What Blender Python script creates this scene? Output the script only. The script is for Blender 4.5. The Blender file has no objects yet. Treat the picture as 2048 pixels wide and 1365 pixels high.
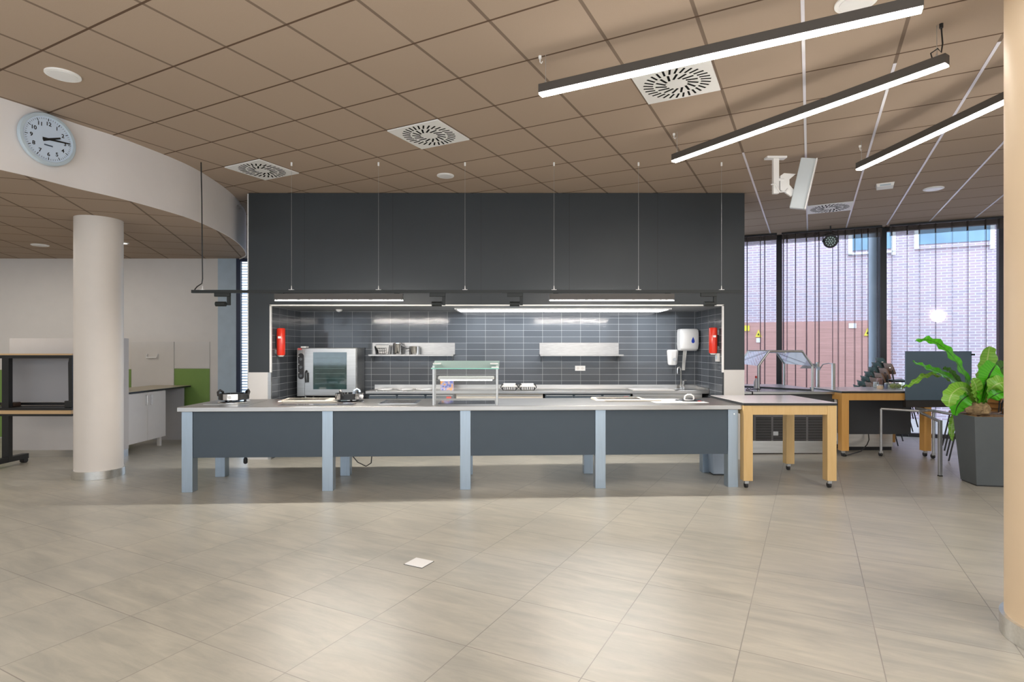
import bpy, bmesh, math, random
from mathutils import Vector, Matrix
random.seed(7)
SC = bpy.context.scene
COL = SC.collection
PI = math.pi
F, CX, CY, EYE = 1147.0, 1024.0, 700.0, 1.5
ZC, ZL = 3.65, 3.05            # high and low ceiling heights

def P(px, py, Y):              # point at depth Y (survey of the photo)
    return Vector(((px-CX)/F*Y, Y, EYE-(py-CY)/F*Y))
def G(px, py, z):              # point on the level z
    Y = F*(EYE-z)/(py-CY)
    return Vector(((px-CX)/F*Y, Y, z))
def XA(px, Y): return (px-CX)/F*Y
def ZA(py, Y): return EYE-(py-CY)/F*Y

# ------------------------------------------------------------------ materials
def newmat(name):
    m = bpy.data.materials.new(name); m.use_nodes = True
    return m, m.node_tree, m.node_tree.nodes['Principled BSDF']
def N(nt, t, **kw):
    n = nt.nodes.new(t)
    for k, v in kw.items(): setattr(n, k, v)
    return n
def mth(nt, op, a, b=None, c=None):
    n = nt.nodes.new('ShaderNodeMath'); n.operation = op
    for i, v in enumerate((a, b, c)):
        if v is None: continue
        if isinstance(v, (int, float)): n.inputs[i].default_value = v
        else: nt.links.new(v, n.inputs[i])
    return n.outputs[0]
def mixc(nt, fac, a, b):
    n = nt.nodes.new('ShaderNodeMix'); n.data_type = 'RGBA'
    for i, v in ((0, fac), (6, a), (7, b)):
        if isinstance(v, (int, float)): n.inputs[i].default_value = v
        elif isinstance(v, tuple): n.inputs[i].default_value = v if len(v) == 4 else (*v, 1)
        else: nt.links.new(v, n.inputs[i])
    return n.outputs[2]
def dotp(nt, vec):
    g = nt.nodes.new('ShaderNodeNewGeometry')
    n = nt.nodes.new('ShaderNodeVectorMath'); n.operation = 'DOT_PRODUCT'
    nt.links.new(g.outputs['Position'], n.inputs[0]); n.inputs[1].default_value = vec
    return n.outputs['Value']
def gridline(nt, coord, off, s, w):   # 1 on a joint of full width w
    t = mth(nt, 'DIVIDE', mth(nt, 'SUBTRACT', coord, off), s)
    f = mth(nt, 'ABSOLUTE', mth(nt, 'SUBTRACT', mth(nt, 'FRACT', mth(nt, 'ADD', t, 0.5)), 0.5))
    return mth(nt, 'LESS_THAN', f, w/2/s), t

def simple(name, col, rough=0.5, metal=0.0, noise=0.06, scale=6.0, spec=0.5, stretch=None, coat=0):
    m, nt, b = newmat(name)
    tc = N(nt, 'ShaderNodeTexCoord'); no = N(nt, 'ShaderNodeTexNoise'); no.inputs['Scale'].default_value = scale
    no.inputs['Detail'].default_value = 4
    if stretch:
        mp = N(nt, 'ShaderNodeMapping'); mp.inputs['Scale'].default_value = stretch
        nt.links.new(tc.outputs['Object'], mp.inputs[0]); nt.links.new(mp.outputs[0], no.inputs['Vector'])
    else: nt.links.new(tc.outputs['Object'], no.inputs['Vector'])
    lo = tuple(max(0, c*(1-noise*2)) for c in col); hi = tuple(min(1, c*(1+noise*2)) for c in col)
    nt.links.new(mixc(nt, no.outputs['Fac'], lo, hi), b.inputs['Base Color'])
    b.inputs['Roughness'].default_value = rough; b.inputs['Metallic'].default_value = metal
    b.inputs['Specular IOR Level'].default_value = spec
    b.inputs['Coat Weight'].default_value = coat
    return m
def emit(name, col, s):
    m, nt, b = newmat(name)
    b.inputs['Base Color'].default_value = (.8, .8, .8, 1)
    b.inputs['Emission Color'].default_value = (*col, 1); b.inputs['Emission Strength'].default_value = s
    return m
def glassmat(name, tint, refl=0.12, opacity=0.0, body=(.7, .9, .9), fres=.8):
    m = bpy.data.materials.new(name); m.use_nodes = True; nt = m.node_tree
    nt.nodes.remove(nt.nodes['Principled BSDF']); out = nt.nodes['Material Output']
    t = N(nt, 'ShaderNodeBsdfTransparent'); t.inputs[0].default_value = (*tint, 1)
    g = N(nt, 'ShaderNodeBsdfGlossy'); g.inputs['Roughness'].default_value = 0.0
    fr = N(nt, 'ShaderNodeFresnel'); fr.inputs[0].default_value = 1.45
    f = mth(nt, 'ADD', mth(nt, 'MULTIPLY', fr.outputs[0], fres), refl*0.3)
    mx = N(nt, 'ShaderNodeMixShader'); nt.links.new(f, mx.inputs[0]); nt.links.new(t.outputs[0], mx.inputs[1]); nt.links.new(g.outputs[0], mx.inputs[2])
    last = mx
    if opacity:
        d = N(nt, 'ShaderNodeBsdfDiffuse'); d.inputs[0].default_value = (*body, 1)
        m2 = N(nt, 'ShaderNodeMixShader'); m2.inputs[0].default_value = opacity
        nt.links.new(mx.outputs[0], m2.inputs[1]); nt.links.new(d.outputs[0], m2.inputs[2]); last = m2
    nt.links.new(last.outputs[0], out.inputs[0])
    return m

TH = math.atan2(596, 1147)
AD = (math.sin(TH), math.cos(TH), 0); BD = (math.cos(TH), -math.sin(TH), 0)
def floor_mat():
    m, nt, b = newmat('floor_stone_tile')
    e = dotp(nt, BD); d = dotp(nt, AD)
    la, ta = gridline(nt, e, -0.31, 0.617, 0.005); lb, tb = gridline(nt, d, 1.875, 0.593, 0.005)
    cmb = N(nt, 'ShaderNodeCombineXYZ')
    nt.links.new(mth(nt, 'FLOOR', ta), cmb.inputs[0]); nt.links.new(mth(nt, 'FLOOR', tb), cmb.inputs[1])
    wn = N(nt, 'ShaderNodeTexWhiteNoise'); nt.links.new(cmb.outputs[0], wn.inputs['Vector'])
    # streaks run along the B joints
    c2 = N(nt, 'ShaderNodeCombineXYZ')
    nt.links.new(mth(nt, 'MULTIPLY', e, 1.3), c2.inputs[0]); nt.links.new(mth(nt, 'MULTIPLY', d, 7.0), c2.inputs[1])
    nt.links.new(mth(nt, 'MULTIPLY', wn.outputs['Value'], 20), c2.inputs[2])
    n1 = N(nt, 'ShaderNodeTexNoise'); n1.inputs['Scale'].default_value = 1.6; n1.inputs['Detail'].default_value = 7; n1.inputs['Roughness'].default_value = .65; n1.inputs['Distortion'].default_value = .5
    nt.links.new(c2.outputs[0], n1.inputs['Vector'])
    g = N(nt, 'ShaderNodeNewGeometry'); n2 = N(nt, 'ShaderNodeTexNoise'); n2.inputs['Scale'].default_value = 1.1; n2.inputs['Detail'].default_value = 6
    nt.links.new(g.outputs['Position'], n2.inputs['Vector'])
    rp = N(nt, 'ShaderNodeValToRGB'); rp.color_ramp.elements[0].position = .32; rp.color_ramp.elements[1].position = .68
    rp.color_ramp.elements[0].color = (.285, .278, .245, 1); rp.color_ramp.elements[1].color = (.51, .478, .405, 1)
    nt.links.new(mth(nt, 'ADD', mth(nt, 'MULTIPLY', n1.outputs['Fac'], .6), mth(nt, 'MULTIPLY', n2.outputs['Fac'], .4)), rp.inputs[0])
    tone = mixc(nt, mth(nt, 'MULTIPLY', wn.outputs['Value'], .22), rp.outputs[0], (.36, .355, .33))
    jo = mth(nt, 'MAXIMUM', la, lb)
    # joints: dirt in some, light filler in others
    n3 = N(nt, 'ShaderNodeTexNoise'); n3.inputs['Scale'].default_value = .9
    nt.links.new(g.outputs['Position'], n3.inputs['Vector'])
    jc = mixc(nt, n3.outputs['Fac'], (.05, .045, .04), (.40, .37, .33))
    nt.links.new(mixc(nt, mth(nt, 'MULTIPLY', jo, .9), tone, jc), b.inputs['Base Color'])
    nt.links.new(mth(nt, 'ADD', mth(nt, 'MULTIPLY', n1.outputs['Fac'], .18), .27), b.inputs['Roughness'])
    b.inputs['Specular IOR Level'].default_value = .5
    return m
def ceil_mat(name, A, B, e0, se, d0, sd, col, gloss=0.0):
    m, nt, b = newmat(name)
    e = dotp(nt, B); d = dotp(nt, A)
    la, ta = gridline(nt, e, e0, se, 0.024); lb, tb = gridline(nt, d, d0, sd, 0.017)
    no = N(nt, 'ShaderNodeTexNoise'); no.inputs['Scale'].default_value = 260
    g = N(nt, 'ShaderNodeNewGeometry'); nt.links.new(g.outputs['Position'], no.inputs['Vector'])
    tile = mixc(nt, no.outputs['Fac'], tuple(c*.9 for c in col), tuple(c*1.1 for c in col))
    c1 = mixc(nt, la, tile, (col[0]*.50, col[1]*.48, col[2]*.48))
    c2 = mixc(nt, lb, c1, (col[0]*.30, col[1]*.25, col[2]*.22))
    nt.links.new(c2, b.inputs['Base Color'])
    nt.links.new(mth(nt, 'SUBTRACT', .9, mth(nt, 'MULTIPLY', la, .74*gloss)), b.inputs['Roughness'])
    nt.links.new(mth(nt, 'ADD', .1, mth(nt, 'MULTIPLY', la, .9*gloss)), b.inputs['Specular IOR Level'])
    return m
def wall_tile_mat(name, ax, off, s):
    m, nt, b = newmat(name)
    u = dotp(nt, ax); v = dotp(nt, (0, 0, 1))
    la, ta = gridline(nt, u, off, s, .004); lb, tb = gridline(nt, v, 1.996, .098, .004)
    jo = mth(nt, 'MAXIMUM', la, lb)
    c = N(nt, 'ShaderNodeCombineXYZ'); nt.links.new(mth(nt, 'FLOOR', ta), c.inputs[0]); nt.links.new(mth(nt, 'FLOOR', tb), c.inputs[1])
    wn = N(nt, 'ShaderNodeTexWhiteNoise'); nt.links.new(c.outputs[0], wn.inputs['Vector'])
    col = mixc(nt, wn.outputs['Value'], (.070, .078, .090), (.098, .108, .122))
    nt.links.new(mixc(nt, jo, col, (.36, .38, .40)), b.inputs['Base Color'])
    nt.links.new(mth(nt, 'ADD', .10, mth(nt, 'MULTIPLY', jo, .6)), b.inputs['Roughness'])
    b.inputs['Specular IOR Level'].default_value = .32
    # slightly uneven glaze
    no = N(nt, 'ShaderNodeTexNoise'); no.inputs['Scale'].default_value = 9
    g = N(nt, 'ShaderNodeNewGeometry'); nt.links.new(g.outputs['Position'], no.inputs['Vector'])
    bp = N(nt, 'ShaderNodeBump'); bp.inputs['Strength'].default_value = .06; bp.inputs['Distance'].default_value = .02
    nt.links.new(no.outputs['Fac'], bp.inputs['Height']); nt.links.new(bp.outputs[0], b.inputs['Normal'])
    return m
def laminate_mat():
    m, nt, b = newmat('charcoal_laminate')
    x = dotp(nt, (1, 0, 0)); z = dotp(nt, (0, 0, 1))
    la, _ = gridline(nt, x, -.424, 1.2085, .005)
    lz = mth(nt, 'LESS_THAN', mth(nt, 'ABSOLUTE', mth(nt, 'SUBTRACT', z, 2.262)), .002)
    j = mth(nt, 'MAXIMUM', la, lz)
    no = N(nt, 'ShaderNodeTexNoise'); no.inputs['Scale'].default_value = 3
    g = N(nt, 'ShaderNodeNewGeometry'); nt.links.new(g.outputs['Position'], no.inputs['Vector'])
    c = mixc(nt, no.outputs['Fac'], (.026, .032, .037), (.032, .039, .044))
    nt.links.new(mixc(nt, j, c, (.012, .014, .016)), b.inputs['Base Color'])
    b.inputs['Roughness'].default_value = .42
    return m
def brick_mat():
    m, nt, b = newmat('pale_brick')
    u = dotp(nt, (.914, -.405, 0)); v = dotp(nt, (0, 0, 1))
    c = N(nt, 'ShaderNodeCombineXYZ'); nt.links.new(u, c.inputs[0]); nt.links.new(v, c.inputs[1])
    br = N(nt, 'ShaderNodeTexBrick'); nt.links.new(c.outputs[0], br.inputs['Vector'])
    br.inputs['Scale'].default_value = 1; br.inputs['Brick Width'].default_value = .21; br.inputs['Row Height'].default_value = .062
    br.inputs['Mortar Size'].default_value = .009
    br.inputs['Color1'].default_value = (.53, .39, .43, 1); br.inputs['Color2'].default_value = (.43, .36, .43, 1); br.inputs['Mortar'].default_value = (.66, .62, .71, 1)
    nt.links.new(br.outputs['Color'], b.inputs['Base Color'])
    b.inputs['Roughness'].default_value = .8
    return m
WX, WZ = 4.2, 2.38

def wood_mat(name, a, bcol, sc=(14, 14, 1.2)):
    m, nt, b = newmat(name)
    tc = N(nt, 'ShaderNodeTexCoord'); mp = N(nt, 'ShaderNodeMapping'); mp.inputs['Scale'].default_value = sc
    nt.links.new(tc.outputs['Object'], mp.inputs[0])
    no = N(nt, 'ShaderNodeTexNoise'); no.inputs['Scale'].default_value = 2.2; no.inputs['Detail'].default_value = 6; no.inputs['Distortion'].default_value = .8
    nt.links.new(mp.outputs[0], no.inputs['Vector'])
    nt.links.new(mixc(nt, no.outputs['Fac'], a, bcol), b.inputs['Base Color']); b.inputs['Roughness'].default_value = .42
    return m
def leaf_mat(name, a, bcol, rib):
    m, nt, b = newmat(name)
    uv = N(nt, 'ShaderNodeUVMap'); sp = N(nt, 'ShaderNodeSeparateXYZ'); nt.links.new(uv.outputs[0], sp.inputs[0])
    mid = mth(nt, 'LESS_THAN', mth(nt, 'ABSOLUTE', mth(nt, 'SUBTRACT', sp.outputs[0], .5)), .035)
    w = N(nt, 'ShaderNodeTexWave'); w.bands_direction = 'Y'; w.inputs['Scale'].default_value = 7; w.inputs['Distortion'].default_value = 1.5
    nt.links.new(uv.outputs[0], w.inputs['Vector'])
    c = mixc(nt, mth(nt, 'MULTIPLY', w.outputs['Fac'], .6), a, bcol)
    nt.links.new(mixc(nt, mid, c, rib), b.inputs['Base Color'])
    b.inputs['Roughness'].default_value = .28; b.inputs['Subsurface Weight'].default_value = 0
    b.inputs['Transmission Weight'].default_value = 0
    return m
def curtain_mat(name, col, base, gain):
    m = bpy.data.materials.new(name); m.use_nodes = True; nt = m.node_tree
    nt.nodes.remove(nt.nodes['Principled BSDF']); out = nt.nodes['Material Output']
    t = N(nt, 'ShaderNodeBsdfTransparent'); d = N(nt, 'ShaderNodeBsdfDiffuse'); d.inputs[0].default_value = (*col, 1)
    tr = N(nt, 'ShaderNodeBsdfTranslucent'); tr.inputs[0].default_value = (*col, 1)
    md = N(nt, 'ShaderNodeMixShader'); md.inputs[0].default_value = .4; nt.links.new(d.outputs[0], md.inputs[1]); nt.links.new(tr.outputs[0], md.inputs[2])
    lw = N(nt, 'ShaderNodeLayerWeight'); lw.inputs[0].default_value = .5
    # a thin weave closes up where it turns edge-on in a fold
    f = mth(nt, 'ADD', base, mth(nt, 'MULTIPLY', mth(nt, 'POWER', lw.outputs['Facing'], 3.0), gain))
    f = mth(nt, 'MINIMUM', f, 1.0)
    mx = N(nt, 'ShaderNodeMixShader'); nt.links.new(f, mx.inputs[0]); nt.links.new(t.outputs[0], mx.inputs[1]); nt.links.new(md.outputs[0], mx.inputs[2])
    nt.links.new(mx.outputs[0], out.inputs[0])
    return m

M = {}
M['floor'] = floor_mat()
TILE = (.41, .322, .252)
M['ceil'] = ceil_mat('ceiling_tile_brown', AD, BD, -0.041, .606, 7.30, .578, TILE)
TL = math.atan2(-373, 1147)
AL = (math.sin(TL), math.cos(TL), 0); BL = (math.cos(TL), -math.sin(TL), 0)
M['ceil_low'] = ceil_mat('low_ceiling_tile_brown', AL, BL, -1.94, .60, 6.33, .607, TILE, 0)
M['white'] = simple('white_paint', (.72, .69, .66), .6, noise=.02)
M['bulk'] = simple('bulkhead_paint', (.78, .75, .74), .55, noise=.015)
M['column'] = simple('column_paint', (.74, .69, .64), .5, noise=.015)
M['column_warm'] = simple('column_paint_warm', (.74, .58, .40), .5, noise=.015)
M['panelwhite'] = simple('white_panel', (.70, .68, .66), .35, noise=.02)
M['lam'] = laminate_mat()
M['tile_b'] = wall_tile_mat('niche_tile_back', (1, 0, 0), -2.193, .2965)
M['tile_s'] = wall_tile_mat('niche_tile_side', (0, 1, 0), 8.13, .285)
M['nicheceil'] = simple('niche_ceiling_paint', (.32, .34, .36), .4)
M['steel'] = simple('brushed_steel', (.50, .50, .49), .36, 1, .08, 3, stretch=(1, 18, 18))
M['shelf'] = simple('shelf_steel', (.33, .33, .33), .42, 1, .1, 3, stretch=(3, 18, 18))
M['steel_light'] = simple('polished_steel', (.74, .74, .72), .28, 1, .08, 3, stretch=(1, 18, 18))
M['matte'] = simple('matte_black', (.012, .012, .012), .9, noise=.02, spec=.05)
M['steel_top'] = simple('steel_worktop', (.50, .49, .475), .33, 1, .10, 2, stretch=(1, 9, 9))
M['steel_leg'] = simple('steel_leg_metal', (.44, .53, .62), .42, .85, .05, 3, stretch=(20, 20, 1))
M['chrome'] = simple('chrome_metal', (.80, .80, .80), .10, 1, .02)
M['alu'] = simple('aluminium_tube', (.55, .56, .57), .35, .8, .03)
M['counter_panel'] = simple('slate_blue_panel', (.062, .086, .112), .45, noise=.03)
M['black'] = simple('black_metal', (.012, .013, .014), .4, noise=.1)
M['blackplastic'] = simple('black_plastic', (.02, .02, .022), .45, noise=.1)
M['track'] = simple('track_black', (.012, .016, .016), .5, noise=.1)
M['dark'] = simple('dark_unit_panel', (.055, .058, .064), .45, noise=.04)
M['bluedark'] = simple('blue_grey_board', (.085, .135, .18), .45, noise=.04)
M['green'] = simple('green_panel', (.20, .33, .085), .45, noise=.02)
M['red'] = simple('red_enamel', (.72, .035, .015), .25, noise=.03)
M['white_gloss'] = simple('white_plastic', (.86, .86, .86), .25, noise=.01)
M['white_metal'] = simple('white_metal', (.90, .90, .89), .4, noise=.01)
M['lamp_body'] = simple('lamp_black', (.075, .068, .062), .45, noise=.05)
M['emit'] = emit('lamp_diffuser', (1, .95, .88), 34)
M['emit_track'] = emit('track_lamp_diffuser', (1, .94, .86), 430)
M['emit_niche'] = emit('niche_lamp_diffuser', (.93, .96, 1), 6)
M['emit_small'] = emit('downlight_diffuser', (1, .93, .82), 8)
M['wood'] = wood_mat('beech_wood', (.66, .43, .17), (.76, .54, .26))
M['wood_dark'] = wood_mat('oak_wood', (.62, .30, .07), (.74, .42, .13))
M['wood_edge'] = wood_mat('oak_edge', (.50, .33, .16), (.62, .43, .24), (1.2, 14, 14))
M['tabletop'] = simple('grey_laminate_top', (.68, .65, .67), .2, noise=.03)
M['glass'] = glassmat('window_glass', (.97, .98, 1), 0, fres=.05)
M['glass_green'] = glassmat('green_edge_glass', (.80, .93, .89), .05, .38, (.62, .82, .76), .15)
M['glass_edge'] = simple('glass_edge', (.30, .75, .62), .2)
M['glass_guard'] = glassmat('guard_glass', (.86, .95, .97), .3, .22, (.65, .85, .95))
M['oven_glass'] = simple('oven_glass', (.03, .06, .06), .05, .0, .3, 8, spec=1.0)
M['planter'] = simple('anthracite_planter', (.10, .115, .122), .5, noise=.05)
M['soil'] = simple('bark_soil', (.22, .13, .06), .9, noise=.4, scale=40)
M['root'] = simple('root_fibre', (.30, .21, .11), .9, noise=.45, scale=30)
M['leafA'] = leaf_mat('fern_green', (.06, .40, .012), (.12, .52, .02), (.015, .06, .008))
M['leafB'] = leaf_mat('fern_light', (.14, .36, .03), (.26, .48, .07), (.35, .50, .15))
M['leafC'] = leaf_mat('fern_dark', (.035, .14, .015), (.07, .20, .02), (.02, .05, .01))
M['brick'] = brick_mat()
M['curtain'] = curtain_mat('sheer_curtain', (.10, .07, .09), .07, 1.6)
M['curtain_tape'] = curtain_mat('curtain_tape', (.12, .10, .085), .72, 1.5)
M['frame_black'] = simple('window_frame_black', (.012, .014, .02), .4)
M['frame_blue'] = simple('window_frame_blue', (.012, .022, .06), .4)
M['blind'] = simple('blind_slat', (.10, .13, .20), .5)
M['chair_green'] = simple('chair_green', (.075, .125, .115), .45, noise=.05)
M['chair_tan'] = simple('chair_taupe', (.30, .215, .175), .45, noise=.05)
M['chair_edge'] = simple('chair_ply_edge', (.40, .19, .05), .5, noise=.1)
M['chair_front_green'] = simple('chair_dark_front', (.03, .04, .035), .45)
M['rail'] = simple('pale_rail', (.80, .78, .84), .25, noise=.02)
M['yellow'] = simple('yellow_sign', (.85, .72, .08), .5)
M['paper'] = simple('paper_white', (.78, .78, .76), .8)
M['blue'] = simple('blue_mark', (.02, .06, .45), .3)
M['extwindow'] = simple('outside_window_glass', (.20, .34, .46), .08, noise=.25, scale=1.5)
M['clockface'] = simple('clock_face', (.62, .74, .90), .3, noise=.01)
M['clockrim'] = simple('clock_rim', (.50, .60, .68), .35, noise=.02)
M['bluebody'] = simple('bin_plastic', (.42, .50, .60), .4)
M['daylit_blue'] = simple('window_column_paint', (.45, .55, .64), .5)  # blue of the window daylight put into the paint colour
M['lime'] = simple('lime_fruit', (.45, .58, .05), .35, noise=.3, scale=20)
M['cream'] = simple('cream_ceramic', (.68, .52, .36), .4)
M['pinkbrown'] = simple('candle_brown', (.28, .16, .13), .4)
M['pane_left'] = glassmat('left_window_glass', (.9, .95, 1))
def reflection_mat():  # blue and orange of a reflected painting put into the colour
    m, nt, b = newmat('painting_reflection')
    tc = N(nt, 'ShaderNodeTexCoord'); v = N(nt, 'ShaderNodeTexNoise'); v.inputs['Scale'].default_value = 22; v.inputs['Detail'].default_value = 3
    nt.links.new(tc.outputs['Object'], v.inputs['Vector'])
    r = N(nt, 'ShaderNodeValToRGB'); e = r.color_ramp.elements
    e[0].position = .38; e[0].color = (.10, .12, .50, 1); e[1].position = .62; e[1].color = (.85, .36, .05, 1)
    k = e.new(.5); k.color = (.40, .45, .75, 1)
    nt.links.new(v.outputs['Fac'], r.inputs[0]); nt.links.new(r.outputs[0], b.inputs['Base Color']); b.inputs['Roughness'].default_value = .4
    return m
M['print'] = reflection_mat()  # colours of the reflected painting

# ------------------------------------------------------------------ mesh building
BASIS = {}
class MB:
    def __init__(s): s.bm = bmesh.new(); s.uv = None
    def _x(s, vs, mat):
        if mat is not None:
            for v in vs: v.co = mat @ v.co
    def box(s, x0, x1, y0, y1, z0, z1, mat=None):
        c = [s.bm.verts.new((x, y, z)) for z in (z0, z1) for (x, y) in ((x0, y0), (x1, y0), (x1, y1), (x0, y1))]
        for f in ((3, 2, 1, 0), (4, 5, 6, 7), (0, 1, 5, 4), (1, 2, 6, 5), (2, 3, 7, 6), (3, 0, 4, 7)):
            s.bm.faces.new([c[i] for i in f])
        s._x(c, mat); return s
    def cbox(s, c, sz, rot=None):
        m = Matrix.Translation(Vector(c)) @ (rot.to_4x4() if rot is not None else Matrix())
        return s.box(-sz[0]/2, sz[0]/2, -sz[1]/2, sz[1]/2, -sz[2]/2, sz[2]/2, m)
    def prism(s, pts, z0, z1, mat=None):   # polygon (ccw) in xy extruded
        a = [s.bm.verts.new((p[0], p[1], z0)) for p in pts]; b = [s.bm.verts.new((p[0], p[1], z1)) for p in pts]
        n = len(pts)
        s.bm.faces.new(a[::-1]); s.bm.faces.new(b)
        for i in range(n): s.bm.faces.new((a[i], a[(i+1) % n], b[(i+1) % n], b[i]))
        s._x(a+b, mat); return s
    def face(s, pts):
        s.bm.faces.new([s.bm.verts.new(p) for p in pts]); return s
    def loft(s, rings, cap=True, closed=True):
        vs = [[s.bm.verts.new(p) for p in r] for r in rings]
        n = len(rings[0])
        for i in range(len(vs)-1):
            for j in range(n if closed else n-1):
                s.bm.faces.new((vs[i][j], vs[i][(j+1) % n], vs[i+1][(j+1) % n], vs[i+1][j]))
        if cap: s.bm.faces.new(vs[0][::-1]); s.bm.faces.new(vs[-1])
        return s
    def cyl(s, p0, p1, r, r2=None, n=16, cap=True):
        p0 = Vector(p0); p1 = Vector(p1); r2 = r if r2 is None else r2
        t = (p1-p0).normalized(); a = t.orthogonal().normalized(); b = t.cross(a)
        rings = [[p+(a*math.cos(k*2*PI/n)+b*math.sin(k*2*PI/n))*q for k in range(n)] for p, q in ((p0, r), (p1, r2))]
        return s.loft(rings, cap)
    def tube(s, pts, r, n=8):
        pts = [Vector(p) for p in pts]; rings = []; a = None
        for i, p in enumerate(pts):
            t = (pts[min(i+1, len(pts)-1)]-pts[max(i-1, 0)]).normalized()
            if a is None: a = t.orthogonal().normalized()
            a = (a-t*a.dot(t)).normalized(); b = t.cross(a)
            rings.append([p+(a*math.cos(k*2*PI/n)+b*math.sin(k*2*PI/n))*r for k in range(n)])
        return s.loft(rings)
    def lathe(s, prof, c=(0, 0, 0), n=24, mat=None, cap=True):  # (r, z) list
        rings = [[Vector((c[0]+r*math.cos(k*2*PI/n), c[1]+r*math.sin(k*2*PI/n), c[2]+z)) for k in range(n)] for r, z in prof]
        if mat is not None: rings = [[mat @ p for p in r] for r in rings]
        return s.loft(rings, cap)
    def arc(s, r0, r1, a0, a1, z0, z1, c=(0, 0, 0), n=12):   # curved band
        rings = []
        for i in range(n+1):
            a = a0+(a1-a0)*i/n; ca, sa = math.cos(a), math.sin(a)
            rings.append([Vector((c[0]+r*ca, c[1]+r*sa, c[2]+z)) for r, z in ((r0, z0), (r1, z0), (r1, z1), (r0, z1))])
        return s.loft(rings)
    def build(s, name, mat, parent=None, smooth=False, bevel=0, world=True):
        bm = s.bm
        bmesh.ops.recalc_face_normals(bm, faces=bm.faces)
        me = bpy.data.meshes.new(name)
        o = bpy.data.objects.new(name, me); COL.objects.link(o)
        if parent is not None:
            o.parent = parent
            if world: bm.transform(BASIS[parent].inverted())
            BASIS[o] = BASIS[parent].copy() if world else BASIS.get(parent, Matrix()).copy()
        else:
            xs = [v.co for v in bm.verts]
            c = Vector(((min(v.x for v in xs)+max(v.x for v in xs))/2, (min(v.y for v in xs)+max(v.y for v in xs))/2, min(v.z for v in xs)))
            bm.transform(Matrix.Translation(-c)); o.location = c; BASIS[o] = Matrix.Translation(c)
        bm.to_mesh(me); bm.free(); me.materials.append(mat)
        if smooth:
            for p in me.polygons: p.use_smooth = True
            try: me.set_sharp_from_angle(angle=math.radians(40))
            except Exception: pass
        if bevel:
            b = o.modifiers.new('soft_edge', 'BEVEL'); b.width = bevel; b.segments = 2; b.limit_method = 'ANGLE'
        return o
def tag(o, label, cat, group=None):
    o['label'] = label; o['category'] = cat
    if group: o['group'] = group
    return o
def thing(name, label, cat, loc=(0, 0, 0), rz=0, group=None):
    o = bpy.data.objects.new(name, None); COL.objects.link(o); o.empty_display_size = .1
    o.location = loc; o.rotation_euler = (0, 0, rz)
    BASIS[o] = Matrix.Translation(Vector(loc)) @ Matrix.Rotation(rz, 4, 'Z')
    return tag(o, label, cat, group)
def struct(o, label, cat='structure'):
    o['kind'] = 'structure'; o['label'] = label; o['category'] = cat
    return o
def kids(o): return [c for c in list(bpy.data.objects) if c.parent == o]
def dup(root, loc, rz, label, group=None):
    r = root.copy(); COL.objects.link(r); r.location = loc; r.rotation_euler = (0, 0, rz); r['label'] = label
    if group: r['group'] = group
    for ch in kids(root):
        c = ch.copy(); COL.objects.link(c); c.parent = r
        for g in kids(ch):
            d = g.copy(); COL.objects.link(d); d.parent = c
    return r

# ------------------------------------------------------------------ setting
YB = 9.74                         # far left wall
def wline(X): return 10.96-(X-4.45)*.4426     # window wall, plan
struct(MB().prism([(-11, -6), (9.75, -6), (9.75, wline(9.75)+.15), (2.4, wline(2.4)+.15), (2.4, YB+.4), (-11, YB+.4)], -.1, 0).build('floor', M['floor']), 'grey beige stone tile floor laid diagonally', 'floor')

curve = [(-9.6, 2.2), (-7.5, 2.35), (-6.0, 3.0), (-5.0, 3.9), (-4.36, 4.88), (-4.14, 5.44), (-3.97, 5.81), (-3.82, 6.35), (-3.76, 6.75), (-3.77, 7.2), (-3.83, 7.75), (-3.95, 8.3), (-4.14, 8.9), (-4.36, 9.4), (-4.62, 9.74)]
def spline(pts, k=6):
    out = []
    for i in range(len(pts)-1):
        p0 = Vector(pts[max(i-1, 0)]); p1 = Vector(pts[i]); p2 = Vector(pts[i+1]); p3 = Vector(pts[min(i+2, len(pts)-1)])
        for j in range(k):
            t = j/k
            out.append(.5*((2*p1)+(p2-p0)*t+(2*p0-5*p1+4*p2-p3)*t*t+(3*p1-p0-3*p2+p3)*t**3))
    out.append(Vector(pts[-1])); return out
cv = spline(curve)
b = MB()
b.prism([(-11, -6), (9.75, -6), (9.75, wline(9.75)+.15), (2.4, wline(2.4)+.15), (2.4, YB+.4), (-11, YB+.4)], ZC, ZC+.12)
struct(b.build('ceiling', M['ceil']), 'high ceiling of brown square acoustic tiles', 'ceiling')
def inward(d):
    out = []
    for i, p in enumerate(cv):
        t = (cv[min(i+1, len(cv)-1)]-cv[max(i-1, 0)]).normalized(); out.append((p.x-t.y*d, p.y+t.x*d))
    return out
b = MB(); low = inward(.0125)+[(-4.62, 9.9), (-10.9, 9.9), (-10.9, 2.2)]
b.prism(low, ZL, ZL+.04)
struct(b.build('ceiling_low', M['ceil_low']), 'lower ceiling of brown tiles at left behind the curved bulkhead', 'ceiling')
b = MB()
rings = [[Vector((p.x, p.y, ZL-.015)), Vector((p.x, p.y, ZC))] for p in cv]
off = []
for i, p in enumerate(cv):
    t = (cv[min(i+1, len(cv)-1)]-cv[max(i-1, 0)]).normalized(); n = Vector((-t.y, t.x))
    q = p+n*.012
    off.append([Vector((p.x, p.y, ZL-.015)), Vector((p.x, p.y, ZC-.001)), Vector((q.x, q.y, ZC-.001)), Vector((q.x, q.y, ZL-.015))])
b.loft(off)
struct(b.build('wall_bulkhead', M['bulk'], smooth=True), 'white curved bulkhead between the high and the low ceiling', 'wall')

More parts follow.
